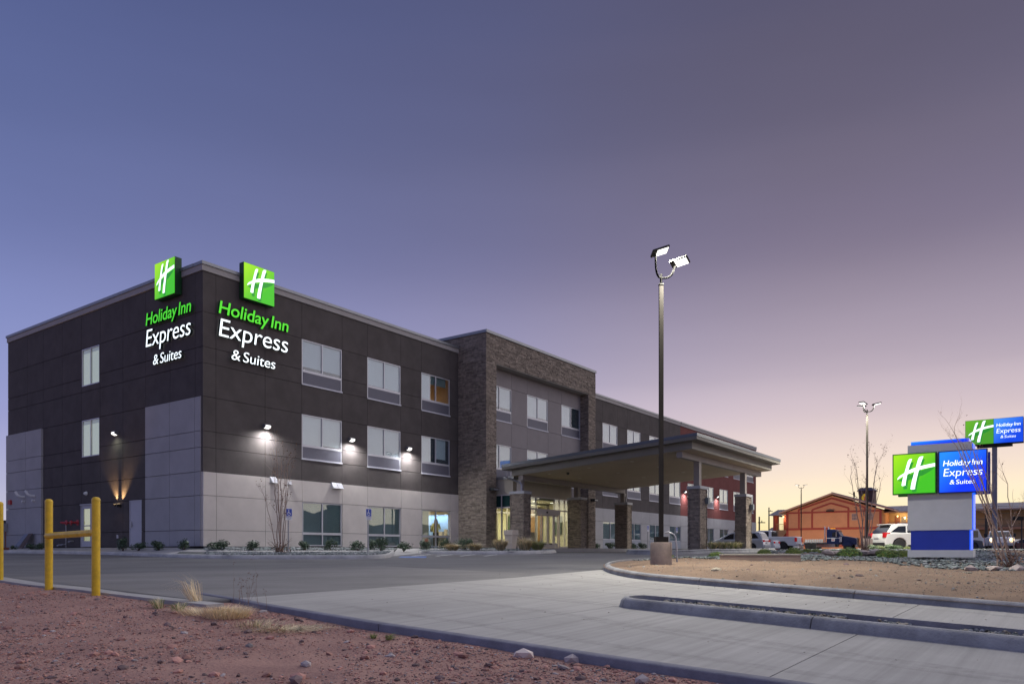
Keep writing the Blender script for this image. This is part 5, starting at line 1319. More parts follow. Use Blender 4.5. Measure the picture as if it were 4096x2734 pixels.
hr.build('headache_rack', M('rack_dark', (.04, .04, .04), .5), pk)
p = HW(60.6, -4.3); vehicle('pickup_truck', 'white pickup partly hidden behind the bed of the nearer pickup', 'pickup', p[0], p[1], IN, dict(PICK, paint=m_pearl), -.25, .92)
vehicle('suv', 'white crossover with dark tinted windows parked behind the monument sign', 'suv', 26.15, 49.9, R(4), SUV, 0, 1.05)
dk_ = vehicle('suv', 'dark blue car nose showing right of the monument sign', 'car', 40.2, 70, R(2), dict(SUV, paint=m_dkcar))
lp_ = MB().box(2.28, 2.38, -.9, -.66, .55, .72).build('turn_signal', m_amber, dk_)
# cars on the far street
c1_ = vehicle('pickup_truck', 'oncoming pickup with glaring headlights on the far right street', 'pickup', 47.7, 75, R(-118), dict(PICK, paint=m_wcar))
for s in (-.66, .66): MB().lathe([(.19, 3.14), (.19, 3.17)], 14, (0, s*1.2, 1.08), 'x').build('lit_headlight', m_warm, c1_)
c2_ = vehicle('sedan', 'red car by the fuel pumps at far right', 'car', 67.0, 103, R(60), dict(SEDAN, paint=m_redcar))
c3_ = vehicle('sedan', 'dark red car cut off by the right edge', 'car', 60.9, 91.5, R(175), dict(SEDAN, paint=paint('dark_red_paint', (.10, .02, .02))))
vehicle('sedan', 'dark parked car left of the pylon sign pole', 'car', 57.5, 97, R(10), dict(SEDAN, paint=m_dkcar))

# box truck, white cab with blue box, just right of the monument
bt = thing('box_truck', 'white cab truck with a blue box body beyond the monument sign', 'truck', (47.0, 82, T(82)), R(2))
bevel(MB().prism([(1.2, .5), (3.0, .5), (3.05, 1.3), (2.75, 1.5), (2.35, 2.35), (1.2, 2.4)], -1.05, 1.05, 'y').build('cab', m_wcar, bt), .06)
MB().box(-4.0, 1.1, -1.2, 1.2, .9, 2.75).build('box_body', M('blue_box_body', (.03, .07, .35), .5), bt)
MB().box(1.6, 2.3, -1.07, -1.04, 1.45, 2.15).build('side_window', m_carglass, bt); MB().box(2.9, 3.1, -1.0, -.7, .8, 1.05).build('turn_signal', m_amber, bt)
for wx in (-2.4, 2.1): wheel(bt, wx, -.95, .45, .45, out=-1); wheel(bt, wx, .95, .45, .45, out=1)

# semi tractor with a short bed of drums
tr = thing('semi_truck', 'dark blue semi truck tractor with chrome stacks in front of the orange motel', 'truck', (43.0, 101.0, T(101)+.02), SR); tr.scale = (1.03,)*3
hood = MB().prism([(.45, .95), (.45, 1.92), (2.0, 1.62), (2.3, 1.56), (2.38, 1.45), (2.38, .75), (1.9, .72), (1.75, 1.0), (1.35, 1.12), (.95, 1.0), (.8, .75)], -.85, .85, 'y').build('hood', m_navy, tr); bevel(hood, .08, 3); smooth_ang(hood, 60)
cab_ = MB().prism([(-1.15, .75), (-1.15, 2.68), (-.9, 2.78), (.15, 2.60), (.22, 2.5), (.50, 1.90), (.50, .75)], -1.0, 1.0, 'y').build('cab', m_navy, tr); bevel(cab_, .07, 3); smooth_ang(cab_, 60)
MB().add([(.24, -.9, 2.42), (.24, .9, 2.42), (.52, .9, 1.90), (.52, -.9, 1.90), (.20, -.9, 2.42), (.20, .9, 2.42), (.48, .9, 1.90), (.48, -.9, 1.90)], [(0, 1, 2, 3), (4, 7, 6, 5), (0, 4, 5, 1), (2, 6, 7, 3)]).build('windscreen', M('pale_screen', (.35, .40, .45), .08, spec=.8), tr)
MB().box(.0, .32, -1.06, 1.06, 2.40, 2.50).build('sun_visor', m_chrome, tr)
for s in (-1, 1):
    MB().prism([(-.45, 1.75), (-.45, 2.30), (.05, 2.30), (.28, 1.75)], s*1.005, s*1.012, 'y').build('side_window', m_carglass, tr)
    MB().tube([(-1.35, s*.95, .9), (-1.35, s*.95, 2.85), (-1.42, s*.95, 3.05)], .075, 10).build('exhaust_stack', m_chrome, tr)
    MB().box(-.02, .14, s*1.12-.03, s*1.12+.03, 1.75, 2.35).build('mirror', m_chrome, tr)
    smooth_ang(MB().tube([(.55, s*1.0, 1.05), (.55, s*1.0, 1.75)], .17, 12).build('air_cleaner', m_chrome, tr), 40)
    MB().box(-2.4, -.1, s*1.0-.18, s*1.0+.18, .42, .82).build('fuel_tank', m_chrome, tr)
    MB().prism([(.75, .62), (.85, .95), (1.1, 1.12), (1.5, 1.12), (1.8, .98), (1.95, .62)], s*.84, s*1.12, 'y').build('fender', m_navy, tr)
    wheel(tr, 1.35, s*.95, .5, .5, .28, out=s)
    for wx in (-3.3, -2.7): wheel(tr, wx, s*.9, .5, .5, .45, out=s)
MB().box(2.385, 2.44, -.62, .62, .75, 1.55).build('grille', m_chrome, tr); MB().box(2.3, 2.6, -1.05, 1.05, .42, .70).build('bumper', m_chrome, tr)
MB().box(-4.1, -1.2, -.45, .45, .72, .95).build('chassis', m_black, tr)
MB().box(-4.0, -1.5, -1.0, 1.0, .95, 1.05).build('deck', m_gal, tr)
for k in range(8):
    smooth_ang(MB().lathe([(.13, 1.05), (.13, 1.42), (.11, 1.44)], 12, (-3.75+k*.29, -.75, 0)).build('drum', M('drum_white', (.6, .6, .58), .5), tr), 40)
for x_ in (-.75, -.45):
    MB().box(x_-.1, x_+.1, -.3, .3, 2.76, 2.86).build('beacon', m_amber, tr)
MB().box(-.55, -.15, -1.014, -1.006, 1.15, 1.5).build('door_decal', M('decal_white', (.6, .6, .62), .5), tr)
MB().lathe([(.09, -1.016), (.09, -1.0145)], 16, (-.35, 0, 1.34), 'y').build('door_emblem', M('decal_red', (.5, .04, .05), .5), tr)
MB().box(-1.12, .48, -1.012, -1.004, 1.52, 1.62).build('stripe', M('decal_white', (.6, .6, .62)), tr)
# ================================================================== orange motel
m_org = M('orange_stucco', (.62, .31, .165), .85, var=.08, vscale=.6, bump=.2, bscale=10); m_rtrim = M('red_timber_trim', (.36, .07, .05), .7)
m_proof = M('purple_metal_roof', (.16, .15, .20), .5, metal=.3, var=.06)
m_mcream = M('motel_cream', (.52, .36, .20), .8)
mt = thing('motel', 'orange stucco motel with red trim boards and a purple metal roof', 'motel', (43.73, 122, 0), SR)
g0 = T(122)-.3
mw = MB().prism([(0, g0), (13.91, g0), (13.91, 6.15), (6.95, 8.55), (0, 6.15)], 0, 14, 'y').build('gable_wall', m_org, mt)
rf = MB()
for s, (xa, xb) in ((-1, (-1.05, 6.95)), (1, (6.95, 15.7))):
    za = 5.95 if s < 0 else 8.75; zb2 = 8.75 if s < 0 else 5.92
    rf.hexa([(xa, -.6, za), (xb, -.6, zb2), (xb, 16, zb2), (xa, 16, za), (xa, -.6, za+.22), (xb, -.6, zb2+.22), (xb, 16, zb2+.22), (xa, 16, za+.22)])
rfo = rf.build('roof', M('motel_roof_edge', (.60, .40, .30), .7), mt)
rr = MB()
for s, (xa, za, xb, zb2) in ((1, (6.95, 8.98, 15.6, 6.17)),):
    rr.hexa([(xa, -.62, za), (xb, -.62, zb2), (xb, 16, zb2), (xa, 16, za), (xa, -.62, za+.12), (xb, -.62, zb2+.12), (xb, 16, zb2+.12), (xa, 16, za+.12)])
rr.build('roof_sheet', m_proof, rfo)
def board(x0, z0, x1, z1, w=.26):
    dx, dz = x1-x0, z1-z0; l = math.hypot(dx, dz); nx_, nz_ = -dz/l*w/2, dx/l*w/2
    MB().prism([(x0-nx_, z0-nz_), (x1-nx_, z1-nz_), (x1+nx_, z1+nz_), (x0+nx_, z0+nz_)], -.06, -.004, 'y').build('trim_board', m_rtrim, mw)
board(.0, 6.05, 13.91, 6.05); board(0, 3.48, 13.91, 3.48, .34); board(0, .85, 13.91, .85)
for x_ in (1.95, 3.96, 9.25): board(x_, 3.65, x_, 5.92)
for x_ in (.17, 13.74): board(x_, g0, x_, 5.92, .34)
for P in ([(1.93, 6.18), (1.93, 6.55), (6.85, 8.15), (11.54, 6.62), (11.54, 6.18)], [(3.96, 6.18), (3.96, 6.46), (6.75, 7.40), (9.27, 6.60), (9.27, 6.18)]):
    for (a, b_), (c, d_) in zip(P, P[1:]): board(a, b_, c, d_)
for x0, x1 in ((9.72, 10.49), (11.98, 12.72)):
    fr_ = MB().box(x0, x1, -.05, -.004, 4.66, 4.74).box(x0, x1, -.05, -.004, 5.66, 5.74).box(x0, x0+.06, -.05, -.004, 4.74, 5.66).box(x1-.06, x1, -.05, -.004, 4.74, 5.66).box(x0, x1, -.048, -.004, 5.17, 5.23)
    for f_ in (1/3, 2/3): fr_.box(x0+(x1-x0)*f_-.015, x0+(x1-x0)*f_+.015, -.046, -.004, 4.74, 5.66)
    w_ = fr_.build('window', M('motel_sash', (.55, .38, .30), .6), mt); MB().box(x0+.06, x1-.06, -.02, -.003, 4.74, 5.66).build('pane', M('motel_pane', (.25, .23, .24), .1), w_)
MB().box(6.1, 7.2, -.35, -.02, 6.1, 6.28).build('flood_light', m_bronze, mt)
# left wing: open gallery with red posts
gal = MB().box(-3.6, 0, 5, 12, 3.2, 3.5).build('gallery_floor', m_mcream, mt)
for x_, y_ in ((-3.4, 5.2), (-3.4, 6.6), (-1.7, 5.2), (-1.0, 5.2), (-.4, 6)):
    MB().box(x_-.22, x_+.22, y_-.22, y_+.22, g0, 6.0).build('post', m_rtrim, gal)
for k in range(14): MB().box(-3.3+k*.24, -3.26+k*.24, 5.02, 5.06, 3.5, 4.5).build('baluster', m_mcream, gal)
MB().box(-3.4, 0, 5.0, 5.08, 4.48, 4.56).build('rail', m_mcream, gal)
MB().prism([(-3.0, 3.5), (-1.0, 3.5), (-2.9, 1.3), (-3.3, 1.3)], 4.6, 4.7, 'y').build('stair_string', m_mcream, gal)
MB().box(-2.2, 0, 9, 11.9, g0, 6).build('back_wall', m_mcream, gal)
lr = MB().add([(-4.1, 3.8, 5.95), (3, 3.8, 5.95), (3, 13, 5.95), (-4.1, 13, 5.95), (-3.2, 6.2, 6.95), (3, 6.2, 6.95), (3, 10.6, 6.95), (-3.2, 10.6, 6.95)], [(0, 3, 2, 1), (4, 5, 6, 7), (0, 1, 5, 4), (1, 2, 6, 5), (2, 3, 7, 6), (3, 0, 4, 7)]).build('wing_roof', m_proof, mt)
for k in range(14): MB().tube([(-3.9+k*.48, 3.82, 5.98), (-3.1+k*.45, 6.2, 6.98)], .03, 4).build('roof_seam', m_proof, lr)
# right wing: walkway with doors, rail and lights
rwg = MB().box(13.92, 34, 5.5, 13, g0, 6.0).build('wing_wall', m_mcream, mt)
MB().box(13.92, 34, 3.2, 5.5, 3.1, 3.4).build('walkway_floor', m_org, rwg)
for k in range(22): MB().box(14.2+k*.36, 14.25+k*.36, 3.2, 3.24, 3.4, 4.35).build('baluster', m_rtrim, rwg)
MB().box(14.0, 22.2, 3.18, 3.26, 4.33, 4.40).build('rail', m_rtrim, rwg)
for x_ in (14.8, 16.6, 18.4, 20.2): MB().box(x_, x_+.7, 5.44, 5.49, 3.42, 5.4).build('door', M('motel_door', (.28, .12, .08), .6), rwg)
for x_ in (15.7, 17.5, 19.3): MB().box(x_, x_+.6, 5.44, 5.49, 4.0, 5.3).build('window', M('motel_pane', (.25, .23, .24)), rwg)
for x_ in (17.2, 20.8): MB().box(x_, x_+.3, 3.2, 3.5, g0, 5.9).build('post', m_mcream, rwg)
r2_ = MB().add([(13.5, 2.2, 5.92), (35, 2.2, 5.92), (35, 14, 5.92), (13.5, 14, 5.92), (13.5, 6.5, 7.0), (33, 6.5, 7.0), (33, 9.7, 7.0), (13.5, 9.7, 7.0)], [(0, 3, 2, 1), (4, 5, 6, 7), (0, 1, 5, 4), (1, 2, 6, 5), (2, 3, 7, 6), (3, 0, 4, 7)]).build('wing_roof', m_proof, mt)
for k in range(18): MB().tube([(15.5+k*.5, 2.22, 5.95), (15.5+k*.5, 6.5, 7.03)], .03, 4).build('roof_seam', m_proof, r2_)
MB().box(13.5, 35, 2.1, 2.25, 5.78, 5.98).build('eave_board', M('motel_roof_edge', (.42, .30, .24)), r2_)
ylw = M('motel_lit_bulb', (1, .9, .4), .5, emit=(1, .80, .30), estr=5)
for i, (x_, y_, z_) in enumerate(((-1.9, 4.9, 5.7), (15.2, 5.2, 5.35), (16.2, 5.3, 5.0), (18.6, 5.2, 5.35), (21.5, 5.3, 4.6))):
    MB().lathe([(.02, z_-.1), (.12, z_), (.02, z_+.1)], 10, (x_, y_, 0)).build('bulb', ylw, mt)
for x_, y_, z_, e_ in ((-1.9, 4.4, 5.4, 60), (16.0, 4.2, 5.2, 110), (20.5, 4.2, 5.2, 80)):
    pl_ = bpy.data.lights.new('gallery_light', 'POINT'); pl_.energy = e_; pl_.color = (1, .72, .35); pl_.shadow_soft_size = .15
    po = bpy.data.objects.new('gallery_light', pl_); COL.objects.link(po); po.parent = mt; po.location = (x_, y_, z_)
# invented low floodlights, added only to brighten the motel wall
for x_ in (2.0, 7.0, 12.0):
    MB().box(x_-.15, x_+.15, -9.1, -8.9, g0, .55).build('added_flood', m_bronze, mt)
    spot('added_wall_fill', mt, (x_, -8.75, .8), 760, (1, .66, .40), (R(98), 0, 0), 150, .9, .2)
# roof turret with the round sign
tu = MB().box(9.6, 11.75, 5.5, 7.7, 6.9, 9.55).build('turret', M('turret_brown', (.13, .075, .06), .8), mt)
MB().prism([(9.35, 9.5), (12.0, 9.5), (11.5, 9.95), (9.85, 9.95)], 5.2, 8.0, 'y').build('turret_roof', m_proof, tu)
MB().prism([(10.02+.62*math.cos(t)*.8+.5, 8.35+.62*math.sin(t)*1.1) for t in [i*math.pi/8 for i in range(16)]], 5.42, 5.49, 'y').build('sign_disc', M('sign_yellow', (.75, .45, .02), .5, emit=(.8, .5, .03), estr=.35), tu)
word(tu, '8', idf, 10.42, 10.85, 7.95, .72, 5.40, 5.42, M('sign_red', (.5, .03, .02), .5, emit=(.6, .03, .02), estr=.3), 0, .03, name='numeral')
ds = MB().lathe([(.02, 0), (.30, .05), (.50, .16)], 16, (8.9, 5.0, 8.95), 'x').tube([(8.9, 5, 8.95), (9.5, 5.2, 8.4)], .04, 6).tube([(8.9, 5, 8.95), (8.2, 5.0, 9.3)], .03, 6).build('satellite_dish', m_bronze, mt)

# far right: brown roofed shop and fuel station
sh = thing('shop_building', 'low shop with a wide brown hip roof behind the pylon pole', 'building', (72, 118, 0), SR)
MB().box(-8, 8, 2, 12, -.2, 2.6).build('wall', M('shop_wall', (.20, .20, .12), .8, var=.2, vscale=.5), sh)
MB().add([(-9.5, 0, 2.7), (11, 0, 2.7), (11, 14, 2.7), (-9.5, 14, 2.7), (-9.5, 5, 4.75), (3.5, 5, 4.75), (3.5, 9, 4.75), (-9.5, 9, 4.75)], [(0, 3, 2, 1), (4, 5, 6, 7), (0, 1, 5, 4), (1, 2, 6, 5), (2, 3, 7, 6), (3, 0, 4, 7)]).build('roof', M('brown_shingle', (.17, .085, .065), .9, var=.2, vscale=1), sh)
for x_ in (-6, -3.5, -1, 1.5, 4): w_ = MB().box(x_, x_+1.6, 1.94, 1.99, .6, 2.2).build('window', M('shop_window', (.05, .06, .05), .1), sh)
for x_, z_ in ((-5.2, 1.9), (-3.1, 1.85), (-4.9, .4), (-2.9, .45), (1.5, .5)): MB().lathe([(.02, z_-.12), (.13, z_), (.02, z_+.12)], 8, (x_, 1.2, 0)).build('bulb', M('cool_bulb', (1, 1, 1), .5, emit=(.85, 1, .9), estr=4), sh)
fs_ = thing('fuel_station', 'fuel station canopy with lit underside at the far right edge', 'fuel station', (76, 112, 0), SR)
MB().box(-4.5, 9, 0, 7, 2.95, 3.65).build('canopy', M('fuel_fascia', (.13, .13, .22), .5), fs_)
MB().box(-4.6, 9.1, -.1, 7.1, 3.66, 3.78).build('canopy_edge', m_mgrey, fs_)
for x_ in (0, 5): MB().box(x_-.25, x_+.25, 3, 3.5, -.2, 2.95).build('post', m_white, fs_)
for x_ in (-2.8, 1.2, 4.5): MB().box(x_-.5, x_+.5, 1.5, 2.2, 2.90, 2.945).build('canopy_light', M('cool_bulb', (1, 1, 1)), fs_)
MB().box(-.6, .6, 3.0, 3.5, -.2, 1.5).box(-.35, .35, 2.95, 3.55, 1.5, 1.75).build('fuel_pump', m_white, fs_)
for x_ in (-.5, .5): MB().lathe([(.02, 1.9), (.3, 2.05), (.02, 2.2)], 10, (x_, 3.2, 0)).build('globe', m_white, fs_)
# small building glimpsed at the far left
lb = thing('shed', 'low dark shed just visible at the far left behind the bollard', 'shed', (-45.5, 68, 0), R(20))
MB().box(-4, 4, 0, 6, -.3, 2.4).build('wall', M('shed_wall', (.20, .07, .05), .8), lb); MB().box(-4.3, 4.3, -.3, 6.3, 2.4, 2.75).build('roof', m_core, lb)
# overhead wires at the far right
wr_ = thing('overhead_wires', 'thin overhead wires crossing the yellow sky at far right', 'wires', (53.3, 86, 0))
mbw = MB()
for z0, z1 in ((5.1, 5.6), (4.8, 5.3), (3.6, 4.2), (2.9, 3.4), (4.4, 4.4)):
    mbw.tube([(-1+k*3.5, k*.6, z0+(z1-z0)*k/8-.25*math.sin(math.pi*k/8)) for k in range(9)], .018, 4)
mbw.build('wire', m_black, wr_)
# ================================================================== bollards
def post_mesh(h, r=.0735):
    return MB().lathe([(r, -.4), (r, h-.075), (r*1.03, h-.073), (r*1.03, h-.06), (r*.92, h-.028), (r*.62, h-.008), (.004, h)], 24)
def bpost(root, x, y, zt):
    zb = lot_z(x, y); o = smooth_ang(post_mesh(zt-zb).build('post', m_yel, root, (x-root.location.x, y-root.location.y, zb-root.location.z)), 40); return o
bb = thing('yellow_barrier', 'yellow steel pipe barrier with two posts and a cross rail', 'bollard', (-8.66, 15.05, lot_z(-8.66, 15.05)), 0)
bpost(bb, -9.53, 15.75, 1.077); bpost(bb, -7.80, 14.35, 1.018)
o = smooth_ang(MB().tube([(-9.53, 15.70, .315), (-7.80, 14.33, .345)], .064, 20).build('cross_rail', m_yel, bb), 40); o.location = (-bb.location.x, -bb.location.y, -bb.location.z)
b3 = thing('yellow_barrier', 'yellow steel post cut off by the left edge', 'bollard', (-11.88, 17.75, lot_z(-11.88, 17.75)), 0)
bpost(b3, -11.88, 17.75, 1.15)
o = smooth_ang(MB().tube([(-11.88, 17.75, .30), (-13.6, 19.15, .28)], .064, 20).build('cross_rail', m_yel, b3), 40); o.location = (-b3.location.x, -b3.location.y, -b3.location.z)
bpost(b3, -13.6, 19.15, 1.2)

# ================================================================== accessible parking signs
m_sblue = M('sign_blue', (.02, .06, .42), .5); m_swhite = M('sign_white', (.75, .75, .75), .5)
def hc_sign(label, X, Y, zb, h=1.78):
    rt = thing('parking_sign', label, 'sign', (X, Y, zb), HROT, 'accessible parking signs')
    MB().tube([(0, .03, -.2), (0, .03, h)], .028, 8).build('post', m_gal, rt)
    MB().box(-.155, .155, -.006, .0, h-.47, h).build('panel', m_swhite, rt)
    MB().box(-.135, .135, -.010, -.0065, h-.32, h-.03).build('blue_field', m_sblue, rt)
    s = MB(lambda a, b, z: (a*.9, b, z*.9+h-.30))
    s.prism([(-.02+.026*math.cos(t), .235+.026*math.sin(t)) for t in [i*.7854 for i in range(8)]], -.013, -.0105, 'y')
    s.prism([(-.035, .205), (-.005, .205), (.005, .135), (.055, .135), (.085, .055), (.065, .045), (.035, .11), (-.03, .11)], -.013, -.0105, 'y')
    R0 = [(math.cos(t), math.sin(t)) for t in [math.pi*.55+i*math.pi*1.2/10 for i in range(11)]]
    s.prism([(-.005+.085*c, .095+.085*d_) for c, d_ in R0]+[(-.005+.062*c, .095+.062*d_) for c, d_ in R0[::-1]], -.013, -.0105, 'y')
    s.build('wheelchair_symbol', m_swhite, rt)
    word(rt, 'RESERVED', idf, -.12, .12, h-.385, .035, -.009, -.006, m_sblue, 0, .0); word(rt, 'PARKING', idf, -.09, .09, h-.44, .035, -.009, -.006, m_sblue, 0, .0)
    return rt
hc_sign('blue accessible parking sign behind the bare tree at the hotel front', -8.80, 30.2, -.04, 1.74)
hc_sign('blue accessible parking sign in front of the second ground floor window', -5.75, 30.7, -.02, 1.74)
for x_, lab in ((37.6, 'small accessible parking sign seen between canopy column and lamp post'), (43.2, 'small accessible parking sign just right of the tall lamp post')):
    p = HW(x_, -2.0); hc_sign(lab, p[0], p[1], .15, 1.9)

# ================================================================== planter, low wall, odds and ends
pt = thing('planter', 'tall tapered beige planter beside the left canopy column', 'planter', (-.05, 39.6, .12), HROT)
m_plant = M('planter_beige', (.58, .50, .42), .8, var=.06)
bevel(MB().hexa([(-.18, -.18, 0), (.18, -.18, 0), (.18, .18, 0), (-.18, .18, 0), (-.25, -.25, .70), (.25, -.25, .70), (.25, .25, .70), (-.25, .25, .70)]).build('body', m_plant, pt), .015)
bevel(MB().box(-.28, .28, -.28, .28, .705, .97).build('rim', m_plant, pt), .015); MB().box(-.24, .24, -.24, .24, .971, .975).build('soil', m_brown, pt)
lw = thing('low_wall', 'long low concrete wall on the gravel island behind the lamp base', 'wall', (6.25, 22.65, 0))
m_lw = M('low_wall_concrete', (.36, .28, .225), .85, var=.12, vscale=2, bump=.3, bscale=30)
bevel(MB().box(0, 2.30, 0, .40, -.6, -.125).build('body', m_lw, lw), .015)
for k in range(4): bevel(MB().box(-.015+k*.582, -.015+(k+1)*.582-.008, -.015, .41, -.123, -.078).build('coping', M('wall_coping', (.42, .40, .34), .8, var=.1), lw), .008)
# blocks edging the far bed
for i, (x_, y_) in enumerate(((11.9, 28.9), (12.35, 29.05), (12.85, 29.15), (13.4, 29.25), (13.95, 29.4), (14.5, 29.5))):
    o = obj('edging_boulder', (bl, bl2)[i % 2], None, (x_, y_, T(y_)+.22), i*2.1); o.scale = (.62, .45, .36)
    tag(o, f'pale block edging the far planting bed, {ORD[i]} from left', 'boulder', 'blocks edging the far planting bed')
# boards leaning on the end wall and the white backflow pipe at far left
p = HW(-.35, 15.7)
bo = thing('leaning_boards', 'two dark boards leaning against the end wall at far left', 'boards', (p[0], p[1], .12), SR)
for k, (x0, x1, l_) in enumerate(((-.2, .28, .82), (-.75, -.22, .80))):
    MB().hexa([(x0, -.35-.05*k, 0), (x1, -.35-.05*k, 0), (x1, -.32-.05*k, 0), (x0, -.32-.05*k, 0), (x0+.1, .12, l_), (x1+.1, .12, l_), (x1+.1, .15, l_), (x0+.1, .15, l_)]).build('board', (M('board_brown', (.10, .07, .06), .8), M('board_grey', (.20, .22, .28), .7))[k], bo)
p = HW(-.9, 18.0)
bf_ = thing('backflow_pipe', 'white insulated backflow pipe by the kerb at far left', 'pipe', (p[0], p[1], .05), SR)
smooth_ang(MB().tube(smooth_path3([(-.35, 0, 0), (-.12, 0, .75), (.0, 0, .82), (.12, 0, .5), (.14, 0, 0)]), .07, 10).build('pipe', m_white, bf_), 50)
MB().tube([(-.12, 0, .75), (.1, 0, 1.18), (.3, 0, 1.18)], .045, 8).build('riser', m_white, bf_)

# ================================================================== vegetation
def leaf_dome(name, n, rx, rz, ls, mats, seed):
    r = random.Random(seed); mb = MB(); sm = MB()
    for _ in range(n):
        th = r.uniform(0, 6.283); cz = r.random(); q = math.sqrt(1-cz*cz)
        k = (.80+.26*abs(mnoise.noise(Vector((math.cos(th)*q*2.2, math.sin(th)*q*2.2, cz*2.2+seed)))))*r.uniform(.78, 1.03)
        d = Vector((math.cos(th)*q, math.sin(th)*q, cz)); p = Vector((d.x*rx*k, d.y*rx*k, .03+d.z*rz*k))
        up = (d+Vector((r.uniform(-.6, .6), r.uniform(-.6, .6), r.uniform(-.1, .8)))).normalized()
        t = up.cross(Vector((r.uniform(-1, 1), r.uniform(-1, 1), r.uniform(-1, 1)))); t = t.normalized() if t.length > .01 else Vector((1, 0, 0))
        b = up.cross(t); s = ls*r.uniform(.7, 1.3)
        mb.add([tuple(p-t*s*.5), tuple(p+b*s*.26), tuple(p+t*s*.6), tuple(p-b*s*.26)], [(0, 1, 2, 3)], r.randrange(len(mats)))
    for k in range(9):
        a = k*.7; sm.tube([(0, 0, -.05), (math.cos(a)*rx*.4, math.sin(a)*rx*.4, rz*.4), (math.cos(a)*rx*.7, math.sin(a)*rx*.7, rz*.6)], [.012, .009, .004], 4)
    return mb.mesh(name, mats, fix=False), sm.mesh('stem', M('shrub_stem', (.10, .07, .05), .9))
def leaf_cloud(name, n, rx, ry, rz, ls, mats, seed, lumps=7, droop=.0):
    """leaf sized faces spread through several uneven lumps, plus twigs: (leaf mesh, stem mesh)"""
    r = random.Random(seed); mb = MB()
    cs = [(r.uniform(-.55, .55)*rx, r.uniform(-.55, .55)*ry, r.uniform(.25, .85)*rz, r.uniform(.30, .52)) for _ in range(lumps)]
    for _ in range(n):
        c = r.choice(cs); k = c[3]
        th, ph = r.uniform(0, 6.283), math.acos(r.uniform(-1, 1)); q = r.uniform(.55, 1.0)
        d = Vector((math.sin(ph)*math.cos(th), math.sin(ph)*math.sin(th), math.cos(ph)))
        p = Vector((c[0]+d.x*rx*k*q, c[1]+d.y*ry*k*q, c[2]+d.z*rz*k*q))
        if p.z < .02: p.z = r.uniform(.02, .1)
        up = (d+Vector((r.uniform(-.7, .7), r.uniform(-.7, .7), r.uniform(-.2, .9)))).normalized()
        t = up.cross(Vector((r.uniform(-1, 1), r.uniform(-1, 1), r.uniform(-1, 1)))); t = t.normalized() if t.length > .01 else Vector((1, 0, 0))
        b = up.cross(t); s = ls*r.uniform(.7, 1.3)
        mb.add([tuple(p-t*s*.5), tuple(p+b*s*.24), tuple(p+t*s*.6), tuple(p-b*s*.24)], [(0, 1, 2, 3)], r.randrange(len(mats)))
    sm = MB()
    for c in cs: sm.tube([(0, 0, -.05), (c[0]*.5, c[1]*.5, c[2]*.5), (c[0], c[1], c[2])], [.012, .009, .004], 4)
    return mb.mesh(name, mats, fix=False), sm.mesh('stem', M('shrub_stem', (.10, .07, .05), .9))
m_lf1 = M('dark_shrub_leaf', (.055, .095, .05), .5, island=.5); m_lf2 = M('mid_shrub_leaf', (.09, .14, .07), .5, island=.5)
m_ly1 = M('yellow_green_leaf', (.20, .23, .035), .6, island=.4); m_ly2 = M('fresh_green_leaf', (.09, .19, .035), .6, island=.4)
sh_var = [leaf_cloud('leaves', 520, .36, .36, .42, .075, [m_lf1, m_lf2, m_lf1], s) for s in range(4)]
ms_var = [leaf_dome('leaves', 1900, .46, .44, .06, ([m_ly2, m_ly2, m_ly1], [m_ly1, m_ly2, m_ly1], [m_ly2, m_lf2, m_ly2])[s_], 20+s_) for s_ in range(3)]
def shrub(label, var, X, Y, Z, sc, rot, name, grp):
    rt = thing(name, label, 'shrub', (X, Y, Z), rot, grp); rt.scale = sc
    obj('leaves', var[0], rt); obj('stem', var[1], rt); return rt
FX = 3062.
def on_bed(px, Yg): return (px-2048)/FX*Yg
S1 = [(50, 38.5, .8), (133, 38.0, .9), (170, 37.6, 1.0), (492, 33.6, 1.15), (553, 33.0, .95), (638, 32.3, 1.0), (737, 31.3, 1.05), (868, 30.9, 1.25), (1008, 31.2, 1.05)]
for i, (px, Y_, s) in enumerate(S1):
    z_ = .02+.0*i
    shrub('dark green shrub at the foot of the end wall, '+ORD[i]+' from left' if i < 7 else ('dark green shrub left of the hotel corner bed, in front of blank beige wall' if i == 7 else 'dark green shrub left of the bare tree at the hotel front'),
          sh_var[i % 4], on_bed(px, Y_), Y_, .03 if i < 7 else 0.0, (s*(.8+.5*((i*37)%10)/10),)*2+(s*(.7+.4*((i*53)%10)/10),), i*1.3, 'shrub', 'dark shrubs along the hotel walls')
S2 = [(1222, 32.6, .95, 'small dark shrub under the left edge of the first ground floor window'), (1323, 33.4, 1.1, 'dark shrub under the first ground floor window, right side'), (1434, 33.6, 1.15, 'dark shrub between the first and second ground floor windows'), (1492, 35.2, 1.15, 'tall dark shrub behind the accessible sign at the second window'),
      (1523, 34.6, 1.25, 'dark shrub in front of the second ground floor window'), (1615, 36.2, 1.3, 'wide dark shrub right of the second ground floor window'), (1702, 37.6, 1.2, 'dark shrub at the left edge of the lit office window'), (1785, 38.4, 1.25, 'dark shrub under the lit office window'), (1854, 39.2, 1.25, 'dark shrub against the stone tower base')]
for i, (px, Y_, s, lab) in enumerate(S2): shrub(lab, sh_var[(i+1) % 4], on_bed(px, Y_), Y_, .03, (s*(.8+.45*((i*37+3)%10)/10),)*2+(s*(.75+.4*((i*53+5)%10)/10),), i*2.1, 'shrub', 'dark shrubs along the hotel walls')
